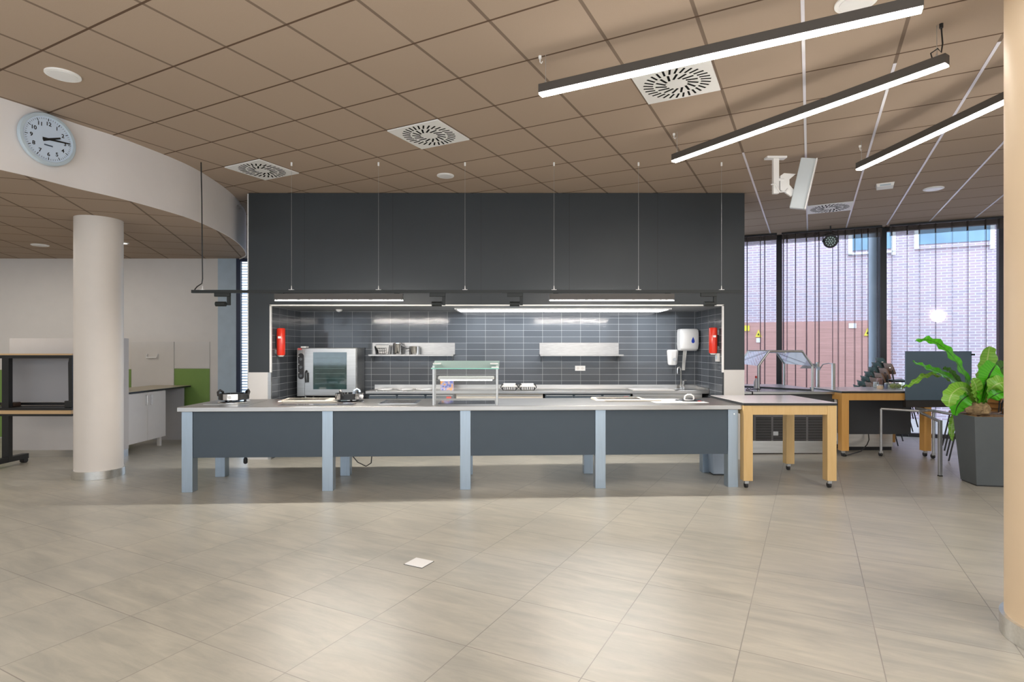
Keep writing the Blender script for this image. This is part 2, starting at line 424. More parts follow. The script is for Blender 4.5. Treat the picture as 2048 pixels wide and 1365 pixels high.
# back wall at left, with a slit window beside the kitchen block
b = MB(); b.box(-11, -4.68, YB, YB+.15, 0, ZL+.02); struct(b.build('wall_back', M['white']), 'off-white wall at the back left', 'wall')
b = MB(); b.box(-4.9, -3.4, YB+.16, YB+.3, 3.05, ZC); struct(b.build('wall_above_window', M['white']), 'white wall strip above the slit window beside the dark block', 'wall')
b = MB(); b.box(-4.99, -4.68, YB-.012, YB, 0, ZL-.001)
struct(b.build('wall_reveal', M['daylit_blue']), 'wall strip coloured blue for window light beside the slit window', 'wall')  # daylight from the slit window painted in as a bluish tone
w = thing('window_1', 'narrow slit window with blue frame and blinds beside dark block', 'window', (-4.1, YB+.3, 0)); w['kind'] = 'structure'
MB().box(-4.68, -4.608, YB-.01, YB+.05, 0, 3.05).box(-4.68, -3.3, YB+.0, YB+.05, 3.0, 3.05).build('window_frame', M['frame_blue'], w)
MB().box(-4.608, -3.3, YB+.02, YB+.026, 0, 3.0).build('pane', M['pane_left'], w)
b = MB()
for i in range(62):
    z = .1+i*.047
    b.face([(-4.68, YB+.06, z), (-3.35, YB+.06, z), (-3.35, YB+.085, z+.016), (-4.68, YB+.085, z+.016)])
b.build('venetian_blind', M['blind'], w)
b = MB(); b.box(-11, -10.85, -6, YB+.15, 0, ZC); struct(b.build('wall_left', M['white']), 'white side wall at left', 'wall')
b = MB(); b.box(9.6, 9.75, -6, 9, 0, ZC); struct(b.build('wall_right', M['white']), 'white side wall at right', 'wall')
b = MB(); b.box(-11, 9.75, -6.15, -6, 0, .9); b.box(-11, 9.75, -6.15, -6, 3.1, ZC)
for x in (-11, -6, -1, 4, 9.2): b.box(x, x+.5, -6.15, -6, .9, 3.1)
struct(b.build('wall_front', M['white']), 'white wall with windows behind the viewer', 'wall')

# dark block with the kitchen niche
YF, YN = 7.85, 8.94
XL, XR, NL, NR, NZ = XA(497, YF), XA(1489, YF), XA(541, YF), XA(1446, YF), 2.112
b = MB()
b.box(XL, NL, YF, YN+.3, 0, ZC-.005); b.box(NR, XR, YF, YN+.3, 0, ZC-.005); b.box(NL, NR, YF, YN+.3, NZ, ZC-.005); b.box(NL, NR, YN+.02, YN+.3, 0, NZ)
struct(b.build('wall_block', M['lam']), 'charcoal laminate clad kitchen block standing in the middle', 'wall')
struct(MB().box(NL, NR, YN, YN+.02, 0, NZ).build('wall_niche', M['tile_b']), 'glossy grey stack-bond tiled back wall of the niche', 'wall')
struct(MB().box(NL, NL+.01, YF+.01, YN, 0, NZ-.01).build('wall_niche_left', M['tile_s']), 'grey tiled left cheek of the niche', 'wall')
struct(MB().box(NR-.01, NR, YF+.01, YN, 0, NZ-.01).build('wall_niche_right', M['tile_s']), 'grey tiled right cheek of the niche', 'wall')
struct(MB().box(NL+.01, NR-.01, YF+.01, YN, NZ-.012, NZ-.001).build('ceiling_niche', M['nicheceil']), 'grey ceiling of the niche', 'ceiling')
b = MB(); b.box(NL-.008, NL+.012, YF-.012, YF+.02, 1.19, NZ); b.box(NR-.012, NR+.008, YF-.012, YF+.02, 1.19, NZ); b.box(NL-.008, NR+.008, YF-.012, YF+.02, NZ-.012, NZ+.006)
struct(b.build('trim_1', M['white_metal']), 'thin white metal edge trim around the niche opening', 'trim')
struct(MB().box(XL+.0, NL-.03, YF-.012, YF, 0, 1.19).build('trim_2', M['panelwhite']), 'pale grey low panel at left foot of dark block', 'trim')
struct(MB().box(NR+.012, XR-.005, YF-.012, YF, 0, 1.225).build('trim_3', M['panelwhite']), 'pale grey low panel at right foot of dark block', 'trim')
struct(MB().box(NL-.03, NL+.012, YF-.014, YF+.02, 0, 1.188).build('trim_4', M['steel']), 'steel corner guard at left of niche', 'trim')
struct(MB().box(XL-.02, XL-.002, YF+.01, YF+.3, 0, ZC-.01).build('trim_5', M['white_metal']), 'white edge strip along the left side of dark block', 'trim')

# window wall, right
ang = math.atan(-.4426); ux = Vector((math.cos(ang), math.sin(ang), 0)); nx = Vector((-ux.y, ux.x, 0))  # nx points outwards
W0 = Vector((4.45, 10.96, 0))
def wp(X, out=0, z=0):
    t = (X-4.45)/ux.x
    p = W0+ux*t+nx*out; return Vector((p.x, p.y, z))
def wbox(b, X0, X1, o0, o1, z0, z1):
    q = [wp(X0, o0), wp(X1, o0), wp(X1, o1), wp(X0, o1)]
    return b.prism([(p.x, p.y) for p in q], z0, z1)
def xw(px):     # where the sight line through px meets the window wall
    k = (px-CX)/F
    return k*(10.96+4.45*.4426)/(1+k*.4426)
mull = [2.6, xw(1558.5), xw(1767), xw(2005.5), 9.6]
for i in range(4):
    w = thing('window_%d' % (i+2), ['window pane behind the dark block right end', 'tall window seen between dark block and second mullion', 'tall window behind the plant and the dark board', 'tall window at the far right'][i], 'window', wp((mull[i]+mull[i+1])/2)); w['kind'] = 'structure'
    b = MB(); hw = .045
    wbox(b, mull[i]-hw if i else mull[i], mull[i]+hw, 0, .12, 0, ZC-.01)
    wbox(b, mull[i], mull[i+1], 0, .1, 0, .06); wbox(b, mull[i], mull[i+1], 0, .1, ZC-.08, ZC-.01)
    b.build('window_frame', M['frame_black'], w)
    b = MB(); wbox(b, mull[i]+hw, mull[i+1]-hw, .05, .056, .06, ZC-.08); b.build('pane', M['glass'], w)
# outside
def xp(X, out, z): return wp(X, out, z)
EO = 4.2
b = MB(); wbox(b, -1, 20, EO, EO+.2, -.5, 9); bw = b.build('brick_facade', M['brick'])
struct(bw, 'pale brick facade of the neighbouring building outside the windows', 'building'); bw.name = 'wall_outside'
def onfac(px, out=EO):        # X on the facade seen at px
    k = (px-CX)/F; o = W0+nx*out; sl = ux.y/ux.x
    return k*(o.y-o.x*sl)/(1-k*sl)
def facpt(px, py, out=EO):
    X = onfac(px, out); o = W0+nx*out; Y = o.y+(X-o.x)*ux.y/ux.x
    return Vector((X, Y, EYE-(py-CY)/F*Y))
def fquad(b, px0, py0, px1, py1, th=.04, out=EO):
    a = facpt(px0, py1, out-.001); c = facpt(px1, py0, out-.001)
    z0, z1 = a.z, c.z
    q = [a, c, c-nx*th, a-nx*th]
    b.prism([(p.x, p.y) for p in q][::-1], z0, z1); return b
b = MB(); fquad(b, 1470, 641, 1781, 1060, .06)
struct(b.build('trim_6', simple('red_cladding', (.55, .31, .27), .7, noise=.22, scale=5, stretch=(.3, .3, 26))), 'reddish cladding on the lower left of the outside facade', 'trim')
struct(MB().box(-14, 24, 6, 24, -.16, -.12).build('ground', simple('outside_paving', (.45, .44, .43), .8)), 'paving outside the windows', 'ground')
for i, (a0, b0, a1, b1) in enumerate(((1696, 440, 1790, 511), (1828, 430, 1987, 499))):
    t = thing('outside_window', ['white framed window of the brick building, left one partly behind the round column', 'wide white framed window of the brick building, above the plant'][i], 'window', facpt((a0+a1)/2, b1))
    b = MB(); fr = 9
    fquad(b, a0, b1-fr, a1, b1, .08); fquad(b, a0, b0, a0+8, b1, .08); fquad(b, a1-8, b0, a1, b1, .08); fquad(b, a0, b0, a1, b0+fr, .08)
    b.build('frame', M['white_metal'], t)
    fquad(MB(), a0+8, b0+fr, a1-8, b1-fr, .03).build('pane', M['extwindow'], t)
EO2 = EO-.062
def sign(px, py, w, h, kind, label):
    a = facpt(px-w/2, py+h/2, EO2); c = facpt(px+w/2, py-h/2, EO2); t = thing('warning_sign' if kind != 'white' else 'notice_sign', label, 'sign', (a+c)/2)
    b = MB(); mid = (a+c)/2
    if kind == 'tri':
        p = [a, Vector((c.x, c.y, a.z)), Vector((mid.x, mid.y, c.z))]
        b.loft([[q-nx*.001 for q in p], [q-nx*.02 for q in p]])
        o = b.build('plate', M['yellow'], t)
        b = MB(); s_ = .32
        p2 = [mid-nx*.022+(q-mid)*s_-Vector((0, 0, .02)) for q in p]; b.loft([p2, [q-nx*.004 for q in p2]]); b.build('symbol', M['black'], t)
    else:
        p = [a, Vector((c.x, c.y, a.z)), c, Vector((a.x, a.y, c.z))]
        b.loft([[q-nx*.001 for q in p], [q-nx*.02 for q in p]]); b.build('plate', M['yellow'] if kind == 'sq' else M['white_gloss'], t)
sign(1493, 657, 12, 11, 'sq', 'yellow square sign on red cladding at the left window edge')
sign(1517, 667, 13, 15, 'tri', 'yellow triangular warning sign outside, left one above a white plate')
sign(1517, 681, 9, 9, 'white', 'small white plate below the left warning triangle outside')
sign(1705, 652, 15, 10, 'white', 'white rectangular notice outside, left of the right warning triangle')
sign(1735, 664, 14, 16, 'tri', 'yellow triangular warning sign outside, beside the round bluish column')
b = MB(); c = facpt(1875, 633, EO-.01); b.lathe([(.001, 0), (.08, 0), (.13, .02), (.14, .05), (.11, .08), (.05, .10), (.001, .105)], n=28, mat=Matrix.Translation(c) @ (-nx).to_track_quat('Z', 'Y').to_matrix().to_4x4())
tag(b.build('reflection_disc', emit('reflection_glow', (1, 1, 1), 2.5), smooth=True), 'round white glowing disc standing in for a lamp reflected in the window right of mullion', 'lamp')  # glowing disc added for a pendant's reflection in the window pane
# round column standing at the glass
c = wp(xw(1756), .32); k = (1757-CX)/F
cc = Vector((XA(1753.5, c.y), c.y, 0))
struct(MB().cyl((cc.x, cc.y, 0), (cc.x, cc.y, ZC+.3), .125, n=28).build('trim_7', M['daylit_blue'], smooth=True), 'slim round column coloured blue for window light, standing at the window mullion', 'column')

# sheer curtains
def curtain(X0, X1, label, seed):
    rnd = random.Random(seed)
    t = thing('sheer_curtain', label, 'curtain', wp((X0+X1)/2, -.2), group='sheer curtains along the window wall')
    L = (X1-X0)/ux.x; n = int(L/.012)
    folds, s0 = [], .03
    while s0 < L-.03: folds.append((s0, .03+.035*rnd.random(), .006+.006*rnd.random(), rnd.uniform(-.02, .02))); s0 += rnd.choice((.05, .08, .12, .16, .21))+.03*rnd.random()
    n = int(L/.02); ss = [i/n*L for i in range(n+1)]
    for f0, a, w, sl in folds: ss += [f0-w, f0-w*.45, f0, f0+w*.45, f0+w]
    path = []
    for s_ in sorted(ss):
        o = -.20+.010*math.sin(s_*16+seed)+.008*math.sin(s_*5.3)
        for f0, a, w, sl in folds:
            if abs(s_-f0) <= w: o -= a*(1-abs(s_-f0)/w)
        path.append((s_, o))
    base = wp(X0)
    def pt(s, o, z): p = base+ux*s+nx*o; return (p.x, p.y, z)
    b = MB()
    b.loft([[Vector(pt(s, o, z)) for z in (.03, 1.0, 2.0, ZC-.20)] for s, o in path], cap=False, closed=False)
    b.build('drape', M['curtain'], t, smooth=True)
    b = MB(); b.loft([[Vector(pt(s, o, z)) for z in (ZC-.20, ZC-.04)] for s, o in path], cap=False, closed=False)
    b.build('pleat_tape', M['curtain_tape'], t, smooth=True)
    b = MB(); q = [pt(0, -.215, 0), pt(L, -.215, 0), pt(L, -.185, 0), pt(0, -.185, 0)]; b.prism([(p[0], p[1]) for p in q], ZC-.035, ZC-.003); b.build('rail', M['black'], t)
curtain(2.7, xw(1556)-.02, 'left sheer curtain next to the dark block', 1)
curtain(xw(1560)+.02, xw(1763)-.02, 'middle sheer curtain between the two black mullions', 2)
curtain(xw(1772)+.02, xw(2003)-.02, 'right sheer curtain behind plant and dark board', 3)
for i in (1, 2, 3):
    pass
# posts in front of the curtains (mullion strips seen uncurtained)
# ------------------------------------------------------------------ columns
def column(c, r, rb, h, ztop, label, mat):
    t = thing('column', label, 'column', (c[0], c[1], 0)); t['kind'] = 'structure'
    MB().cyl((c[0], c[1], 0), (c[0], c[1], ztop), r, n=64).build('shaft', mat, t, smooth=True)
    MB().lathe([(rb, 0), (rb, h), (r-.002, h+.001)], (c[0], c[1], 0.001), n=64, cap=False).build('base_ring', M['steel_light'], t, smooth=True)
    t.name = 'trim_column'
column((XA(198, 6.82), 6.82), .244, .264, .093, ZL-.001, 'white round column with steel foot ring at left', M['column'])
column((2.892, 2.885), .318, .338, .103, ZC-.001, 'beige round column with steel foot ring at right edge', M['column_warm'])

# ------------------------------------------------------------------ ceiling fittings
m3 = Vector(BD); a3 = Vector(AD)
def snap(px, py):
    g = G(px, py, ZC); e = g.dot(m3); d = g.dot(a3)
    e = -.041+(math.floor((e+.041)/.606)+.5)*.606; d = 7.30+(math.floor((d-7.30)/.578)+.5)*.578
    return m3*e+a3*d+Vector((0, 0, ZC))
def diffuser(px, py, label):
    c = snap(px, py); rz = -TH
    t = thing('ceiling_diffuser', label, 'air vent', (c.x, c.y, ZC-.012), rz, 'square swirl diffusers in the brown ceiling')
    MB().box(-.297, .297, -.283, .283, 0, .011).build('plate', M['white_metal'], t, world=False)
    b = MB()
    for r0, r1, n, w, sk in ((.185, .265, 30, .016, .35), (.085, .175, 15, .018, .6)):
        for k in range(n):
            a = k*2*PI/n
            R = Matrix.Rotation(a, 4, 'Z') @ Matrix.Translation((r0, 0, 0)) @ Matrix.Rotation(sk, 4, 'Z')
            b.box(0, (r1-r0), -w/2, w/2, -.0015, .002, R)
    b.build('slots', M['matte'], t, world=False)
diffuser(1357, 161, 'square swirl diffuser under the longest front pendant light')
diffuser(858, 267, 'square swirl diffuser in mid ceiling left of the pendants')
diffuser(522, 337, 'square swirl diffuser beside the curved bulkhead')
diffuser(1660, 411, 'square swirl diffuser far back near the curtains')
def round_fit(px, py, r, z, label, name='ceiling_speaker', cat='speaker', lit=None):
    c = G(px, py, z); t = thing(name, label, cat, (c.x, c.y, z-.014))
    MB().lathe([(r, .0135), (r, .004), (r-.012, 0), (r-.02, .0), (r-.022, .003), (.001, .0031)][::-1], n=40).build('rim', M['white_metal'], t, smooth=True, world=False)
    MB().lathe([(.001, -.001), (r-.026, -.001), (r-.026, .004), (.001, .004)], n=40).build('grille' if lit is None else 'diffuser', M['white_gloss'] if lit is None else lit, t, world=False)
round_fit(126, 149, .118, ZC, 'round white ceiling speaker above the wall clock')
round_fit(1712, 3, .118, ZC, 'round white ceiling speaker at top edge behind long pendant')
round_fit(891, 351, .105, ZC, 'round white ceiling disc near the dark block top edge')
round_fit(1867, 377, .118, ZC, 'round white ceiling speaker near the curtains at right')
round_fit(80, 490, .11, ZL, 'round white disc in low ceiling left of the column')
round_fit(250, 486, .05, ZL, 'small lit downlight in low ceiling right of the column', 'downlight', 'lamp', M['emit_small'])
for i, (k, y0) in enumerate(((-1, 6.25), (0, 3.4), (1, 4.3), (2, 4.0), (3, 4.0), (4, 4.4), (5, 5.2))):
    e = -.041+.606*k
    # foot points on the line e = const: from depth y0 to the window wall
    def on(Y): return Vector(((e+math.sin(TH)*Y)/math.cos(TH), Y, 0))
    p = on(y0); q = on(y0)
    for _ in range(40):
        q = on(q.y+.4*(wline(q.x)-.24-q.y)/1.3)
    n_ = Vector(BD)*.011
    o = MB().loft([[p-n_+Vector((0, 0, ZC-.004)), p+n_+Vector((0, 0, ZC-.004)), p+n_+Vector((0, 0, ZC-.0005)), p-n_+Vector((0, 0, ZC-.0005))], [q-n_+Vector((0, 0, ZC-.004)), q+n_+Vector((0, 0, ZC-.004)), q+n_+Vector((0, 0, ZC-.0005)), q-n_+Vector((0, 0, ZC-.0005))]]).build('trim_%d' % (10+i), M['rail'])
    struct(o, 'pale metal ceiling rail between tiles, number %d counted from the dark block' % (i+1) if False else ['pale ceiling rail closest to the dark block', 'pale ceiling rail passing behind the white flat speaker', 'third pale ceiling rail from the dark block', 'fourth pale ceiling rail from the dark block', 'fifth pale ceiling rail from the dark block', 'sixth pale ceiling rail from the dark block', 'pale ceiling rail closest to the right column'][i], 'ceiling rail')
# small emergency / sensor box
c = G(1770, 368, ZC)
t = thing('sensor_box', 'small white wedge shaped box on ceiling near the curtains', 'detector', (c.x, c.y, ZC-.06), -.5)
MB().loft([[(-.1, -.06, .062), (.1, -.06, .062), (.1, .06, .062), (-.1, .06, .062)], [(-.09, -.05, .02), (.09, -.05, .02), (.09, .05, .0), (-.09, .05, .0)]]).build('housing', M['white_gloss'], t, world=False)
MB().box(-.06, .06, -.058, -.05, .025, .045).build('lens', M['clockrim'], t, world=False)

# suspension hooks left in the ceiling
def hook(px, py, label):
    c = G(px, py, ZC)
    b = MB(); b.cyl((c.x, c.y, ZC), (c.x, c.y, ZC-.02), .012, n=10); b.tube([(c.x, c.y, ZC-.02), (c.x, c.y, ZC-.045), (c.x+.01, c.y, ZC-.055), (c.x+.018, c.y, ZC-.04)], .004, 6)
    tag(b.build('ceiling_hook', M['white_metal'], smooth=True), label, 'hook')
hook(1080, 112, 'small ceiling hook above the left end of the long front pendant')
hook(1348, 267, 'small ceiling hook above the left end of the middle pendant')
hook(1720, 291, 'small ceiling hook above the left end of the far pendant')

def pendant(p0, p1, zb, label, cable_at=None):
    p0 = Vector((p0.x, p0.y, 0)); p1 = Vector((p1.x, p1.y, 0)); d = (p1-p0); L = d.length; rz = math.atan2(d.y, d.x)
    t = thing('linear_pendant_light', label, 'lamp', (p0.x, p0.y, zb), rz, 'black linear pendant lights')
    MB().box(0, L, -.032, .032, .012, .075).build('housing', M['lamp_body'], t, world=False, bevel=.002)
    MB().box(.004, L-.004, -.0305, .0305, 0, .012).build('light_strip', M['emit'], t, world=False)
    for i, x in enumerate((.045, L-.06)):
        MB().cyl((x, 0, .075), (x, 0, ZC-zb), .0018, n=6).cyl((x, 0, .075), (x, 0, .1), .006, n=8).build('wire', M['alu'], t, world=False)
    if cable_at is not None:
        x = cable_at
        MB().tube([(x-.05, 0, .076), (x-.06, .0, .12), (x-.02, 0, .135), (x, 0, .10), (x+.004, .01, .16), (x, 0, ZC-zb-.02)], .005, 6).cyl((x, 0, ZC-zb-.03), (x, 0, ZC-zb-.001), .012, n=8).build('power_cord', M['black'], t, world=False)
    return t
ZP = 3.36
pendant(G(1080, 192, ZP), G(1846, 21, ZP), ZP, 'longest looking black linear pendant light, nearest the viewer at top right')
pendant(G(1347, 325, ZP), G(1895, 131, ZP), ZP, 'middle black linear pendant light with cable at its right end', 2.27)
q0 = G(1717, 341, ZP); q1 = G(2007, 207, ZP); q1 = q0+(q1-q0).normalized()*2.31
pendant(q0, q1, ZP, 'far right black linear pendant light running behind the beige column')

# bracket mounted flat panel
c = G(1551, 314, ZC)
t = thing('ceiling_loudspeaker', 'white flat panel speaker on a swivel bracket under the ceiling', 'speaker', (c.x, c.y, ZC-.5))
MB().cbox((c.x, c.y, ZC-.012), (.22, .09, .022)).build('ceiling_plate', M['white_metal'], t, bevel=.003)
zb = ZA(388, c.y)
MB().cbox((c.x, c.y, (ZC-.024+zb)/2), (.062, .045, ZC-.024-zb)).build('drop_post', M['white_metal'], t, bevel=.003)
b = MB(); za = ZA(365, c.y)
b.prism([(0, -.09), (.05, -.11), (.12, -.16), (.16, -.10), (.10, -.03), (.10, .03), (.17, .09), (.04, .10), (0, .07)], -.012, .012, Matrix.Translation((c.x+.05, c.y, za)) @ Matrix.Rotation(PI/2, 4, 'X'))
b.cyl((c.x, c.y, za+.03), (c.x+.09, c.y, za+.03), .018, n=10)
b.build('swivel_arm', M['white_metal'], t)
MB().tube([(c.x-.06, c.y-.02, za-.03), (c.x-.02, c.y-.04, za-.03), (c.x+.03, c.y-.04, za-.12), (c.x+.10, c.y-.03, za-.11), (c.x+.14, c.y, za-.06)], .008, 6).build('cable', M['white_gloss'], t, smooth=True)
pc = P(1606, 368, c.y-.05); R = Matrix.Rotation(math.radians(14), 3, 'Y') @ Matrix.Rotation(math.radians(-28), 3, 'Z') @ Matrix.Rotation(math.radians(8), 3, 'X')
MB().cbox(pc, (.155, .07, .55), R).build('panel', simple('speaker_grey', (.62, .68, .72), .35, noise=.02), t, bevel=.008)
MB().cbox(pc+R @ Vector((.081, -.01, 0)), (.012, .085, .55), R).build('panel_edge', M['white_metal'], t, bevel=.003)

# stage par lamp on the curtain rail
c = P(1661, 483, 9.95)
t = thing('stage_par_light', 'black round LED stage light hanging in front of the curtain', 'lamp', (c.x, c.y, c.z-.12))
d = Vector((-c.x, -c.y, EYE-c.z)).normalized(); Q = Matrix.Translation(c) @ d.to_track_quat('Z', 'Y').to_matrix().to_4x4()
MB().lathe([(.03, -.16), (.085, -.13), (.112, -.05), (.115, .02), (.098, .022), (.095, .004), (.001, .004)], n=28, mat=Q).build('housing', M['black'], t, smooth=True)
b = MB()
for rr, nn in ((0, 1), (.034, 6), (.070, 12)):
    for k in range(nn):
        a = k*2*PI/nn; b.lathe([(.014, .004), (.012, .012), (.001, .014)], (rr*math.cos(a), rr*math.sin(a), 0), n=8, mat=Q)
b.build('led_lenses', simple('led_lens', (.55, .75, .70), .1, noise=.02), t, smooth=True)
b = MB(); b.tube([c+Vector((-.13, 0, 0)), c+Vector((-.13, 0, .10)), c+Vector((0, 0, .16)), c+Vector((.13, 0, .10)), c+Vector((.13, 0, 0))], .009, 6); b.cyl(c+Vector((0, 0, .155)), (c.x, c.y, ZC), .012, n=8); b.cyl(c+Vector((-.14, 0, 0)), c+Vector((-.11, 0, 0)), .018, n=8); b.cyl(c+Vector((.14, 0, 0)), c+Vector((.11, 0, 0)), .018, n=8)
b.build('yoke', M['black'], t, smooth=True)

# ------------------------------------------------------------------ wall clock
cp = Vector((-4.222, 5.14, 0)); i0 = min(range(len(cv)), key=lambda i: (cv[i]-Vector((-4.26, 5.13))).length)
tg = (cv[i0+1]-cv[i0-1]).normalized(); nrm = Vector((tg.y, -tg.x, 0)).normalized()
cpos = Vector((cv[i0].x, cv[i0].y, 0))+nrm*.012
k = (92-CX)/F
# slide along the bulkhead to the sight line of the clock's middle
tt = (k*cpos.y-cpos.x)/(tg.x-k*tg.y); cpos = cpos+Vector((tg.x, tg.y, 0))*tt
cz = ZA(280, cpos.y)
t = thing('wall_clock', 'round white wall clock with black numerals on the curved bulkhead', 'clock', (cpos.x, cpos.y, cz-.24))
Q = Matrix.Translation((cpos.x, cpos.y, cz)) @ Matrix((( tg.x, 0, nrm.x, 0), (tg.y, 0, nrm.y, 0), (0, 1, 0, 0), (0, 0, 0, 1)))
RC = .232
MB().lathe([(RC-.012, .0), (RC, .01), (RC, .035), (RC-.006, .043), (RC-.030, .045), (RC-.034, .034)], n=64, mat=Q).build('rim', M['clockrim'], t, smooth=True)
MB().lathe([(.001, .030), (RC-.033, .030), (RC-.033, .036), (.001, .0361)], n=64, mat=Q).build('dial', M['clockface'], t)
def text_mesh(s, size):
    cu = bpy.data.curves.new('txt', 'FONT'); cu.body = s; cu.size = size; cu.align_x = 'CENTER'; cu.align_y = 'CENTER'; cu.offset = .0012
    ob = bpy.data.objects.new('txt', cu); COL.objects.link(ob)
    dg = bpy.context.evaluated_depsgraph_get(); me = bpy.data.meshes.new_from_object(ob.evaluated_get(dg))
    bpy.data.objects.remove(ob); bpy.data.curves.remove(cu); return me
for h in range(1, 13):
    b = MB(); a = PI/2-h*PI/6; me = text_mesh(str(h), .047)
    n0 = len(b.bm.verts); b.bm.from_mesh(me); b.bm.verts.ensure_lookup_table()
    for v in b.bm.verts[n0:]: v.co = Q @ (v.co*1.0+Vector((math.cos(a)*.136, math.sin(a)*.136, .0375)))
    bpy.data.meshes.remove(me); b.build('numeral', M['black'], t)
b = MB()
for k in range(60):
    a = k*PI/30; L, wd = (.024, .006) if k % 5 == 0 else (.013, .0025)
    b.box(.186-L, .186, -wd/2, wd/2, .0362, .0372, Q @ Matrix.Rotation(a, 4, 'Z'))
b.build('minute_marks', M['black'], t)
def hand(L, back, w0, w1, a, z, name):
    MB().prism([(-back, -w0*.62), (L, -w1/2), (L, w1/2), (-back, w0*.62)], z, z+.002, Q @ Matrix.Rotation(a, 4, 'Z')).build(name, M['black'], t)
hand(.105, .05, .018, .014, PI/2-2*PI*(2.235/12), .0385, 'hour_hand'); hand(.178, .05, .016, .010, PI/2-2*PI*(14.2/60), .041, 'minute_hand')
MB().box(-.035, .035, -.061, -.049, .0362, .0368, Q).build('maker_plate', simple('dark_blue_print', (.06, .09, .14), .5), t)

# ------------------------------------------------------------------ left corner: partition, kitchenette, rack
YPt = 8.0
pt_ = thing('partition_wall', 'waist-over-head low white partition with steel plinth behind the column', 'partition', (-6.2, YPt, 0))
X0, X1 = XA(19, YPt), XA(246, YPt); zt = ZA(677, YPt)
MB().box(X0, X1, YPt, YPt+.12, .10, zt).build('board', simple('partition_board', (.60, .575, .56), .5, noise=.02), pt_)
MB().box(X0+.03, X1, YPt-.004, YPt+.11, 0, .10).build('plinth', M['steel_light'], pt_)
pt_['label'] = 'low white partition with steel plinth behind the black bench frame'
# cabinet run
t = thing('base_cabinet', 'white base cabinet with two doors right of the round column', 'cabinet', (-5.8, 8.6, 0))
cx0, cx1, cy0, cy1 = -6.08, -5.445, YPt+.125, 9.02
MB().box(cx0, cx1-.02, cy0, cy1, .14, .868).build('carcass', M['panelwhite'], t)
for i in range(2):
    y0 = cy0+.005+i*(cy1-cy0)/2; y1 = y0+(cy1-cy0)/2-.008
    d = MB().box(cx1-.02, cx1, y0, y1, .145, .862).build('door', M['panelwhite'], t, bevel=.002)
    yh = y1-.05 if i == 0 else y0+.05
    MB().tube([(cx1, yh, .68), (cx1+.03, yh, .68), (cx1+.03, yh, .82), (cx1, yh, .82)], .006, 8).build('handle', M['chrome'], d, smooth=True)
for yy in (cy0+.06, cy1-.06):
    MB().box(cx1-.09, cx1-.045, yy-.022, yy+.022, 0, .14).build('leg', M['panelwhite'], t)
tag(MB().box(cx0+.1, cx1-.02, YB-.20, YB-.17, .0, .868).build('support_panel', simple('grey_panel', (.40, .40, .42), .4, noise=.02), bevel=.002), 'grey upright support panel under the far end of the worktop', 'panel')
t = thing('kitchenette_worktop', 'beige worktop with black edge on the white base cabinet', 'worktop', (-5.7, 8.8, .87))
MB().box(cx0, cx1+.01, cy0, YB-.035, .872, .893).build('edge_board', M['black'], t)
MB().box(cx0, cx1+.008, cy0, YB-.035, .893, .900).build('surface', simple('beige_laminate', (.48, .42, .30), .35), t)
yw = YB-.013
def wallpanel(px0, px1, py0, py1, mat, name, label, cat='panel', th=.012):
    a = P(px0, py1, YB-th); c = P(px1, py0, YB-th)
    return tag(MB().box(a.x, c.x, YB-th, YB-.0005, max(a.z, .02), c.z).build(name, mat, bevel=.001), label, cat)
wallpanel(348.5, 419, 738, 878, M['green'], 'wall_panel', 'lime green wall panel on the back wall left of the counter')
wallpanel(235, 262, 739, 878, M['green'], 'wall_panel', 'green wall panel strip just right of the round column')
wallpanel(-120, 18, 740, 878, M['green'], 'wall_panel', 'green wall panel at the far left behind black bench frame')
wallpanel(348.5, 419, 684, 737, M['panelwhite'], 'wall_panel', 'white wall panel directly above the lime green panel')
t = thing('wall_hatch', 'white wall hatch with small pull handle above the worktop', 'hatch', (-6.1, YB, .02))
a = P(262.5, 876, YB-.025); c = P(347.5, 684, YB-.025)
MB().box(a.x, c.x, YB-.025, YB-.001, .02, c.z).build('leaf', M['panelwhite'], t, bevel=.002)
h = P(304, 712, YB-.04); MB().tube([(h.x-.09, YB-.025, h.z+.03), (h.x-.085, YB-.055, h.z-.03), (h.x+.085, YB-.055, h.z-.03), (h.x+.09, YB-.025, h.z+.03)], .014, 8).build('handle', M['white_gloss'], t, smooth=True)

# black bench frame with two oak boards
YR = 7.35
t = thing('folding_bench_rack', 'black framed folding bench with oak edged boards left of round column', 'bench', (-6.5, YR, 0))
xl, xr = XA(-160, YR), XA(147, YR)-.01
z1, z2 = ZA(708, YR), ZA(821, YR)
MB().box(xl, xr, YR-.02, YR+.34, z1-.018, z1).build('upper_board', M['wood_edge'], t)
MB().box(xl, xr, YR-.012, YR+.02, z1-.060, z1-.019).build('upper_beam', M['black'], t)
MB().box(xl, xr, YR-.03, YR+.30, z2-.046, z2).build('lower_board', M['wood_edge'], t)
MB().box(xl, xr, YR-.025, YR+.28, z2+.001, z2+.032).build('lower_shelf', M['black'], t)
MB().box(xl, xr, YR-.02, YR+.02, z2-.075, z2-.047).build('lower_beam', M['black'], t)
MB().box(xl, xr, YR+.25, YR+.275, z2+.04, z2+.075).build('rear_beam', M['black'], t)
for px in (12, -150):
    x = XA(px, YR); MB().box(x-.045, x+.042, YR-.01, YR+.05, .06, z1-.06).build('post', M['black'], t)
    MB().box(x-.04, x+.04, YR-.30, YR+.3, .055, .12).build('foot', M['black'], t)
    for yy in (-.27, .27): MB().cyl((x-.03, YR+yy, .034), (x+.03, YR+yy, .034), .034, n=16).build('wheel', M['blackplastic'], t, smooth=True)
x = xr-.03
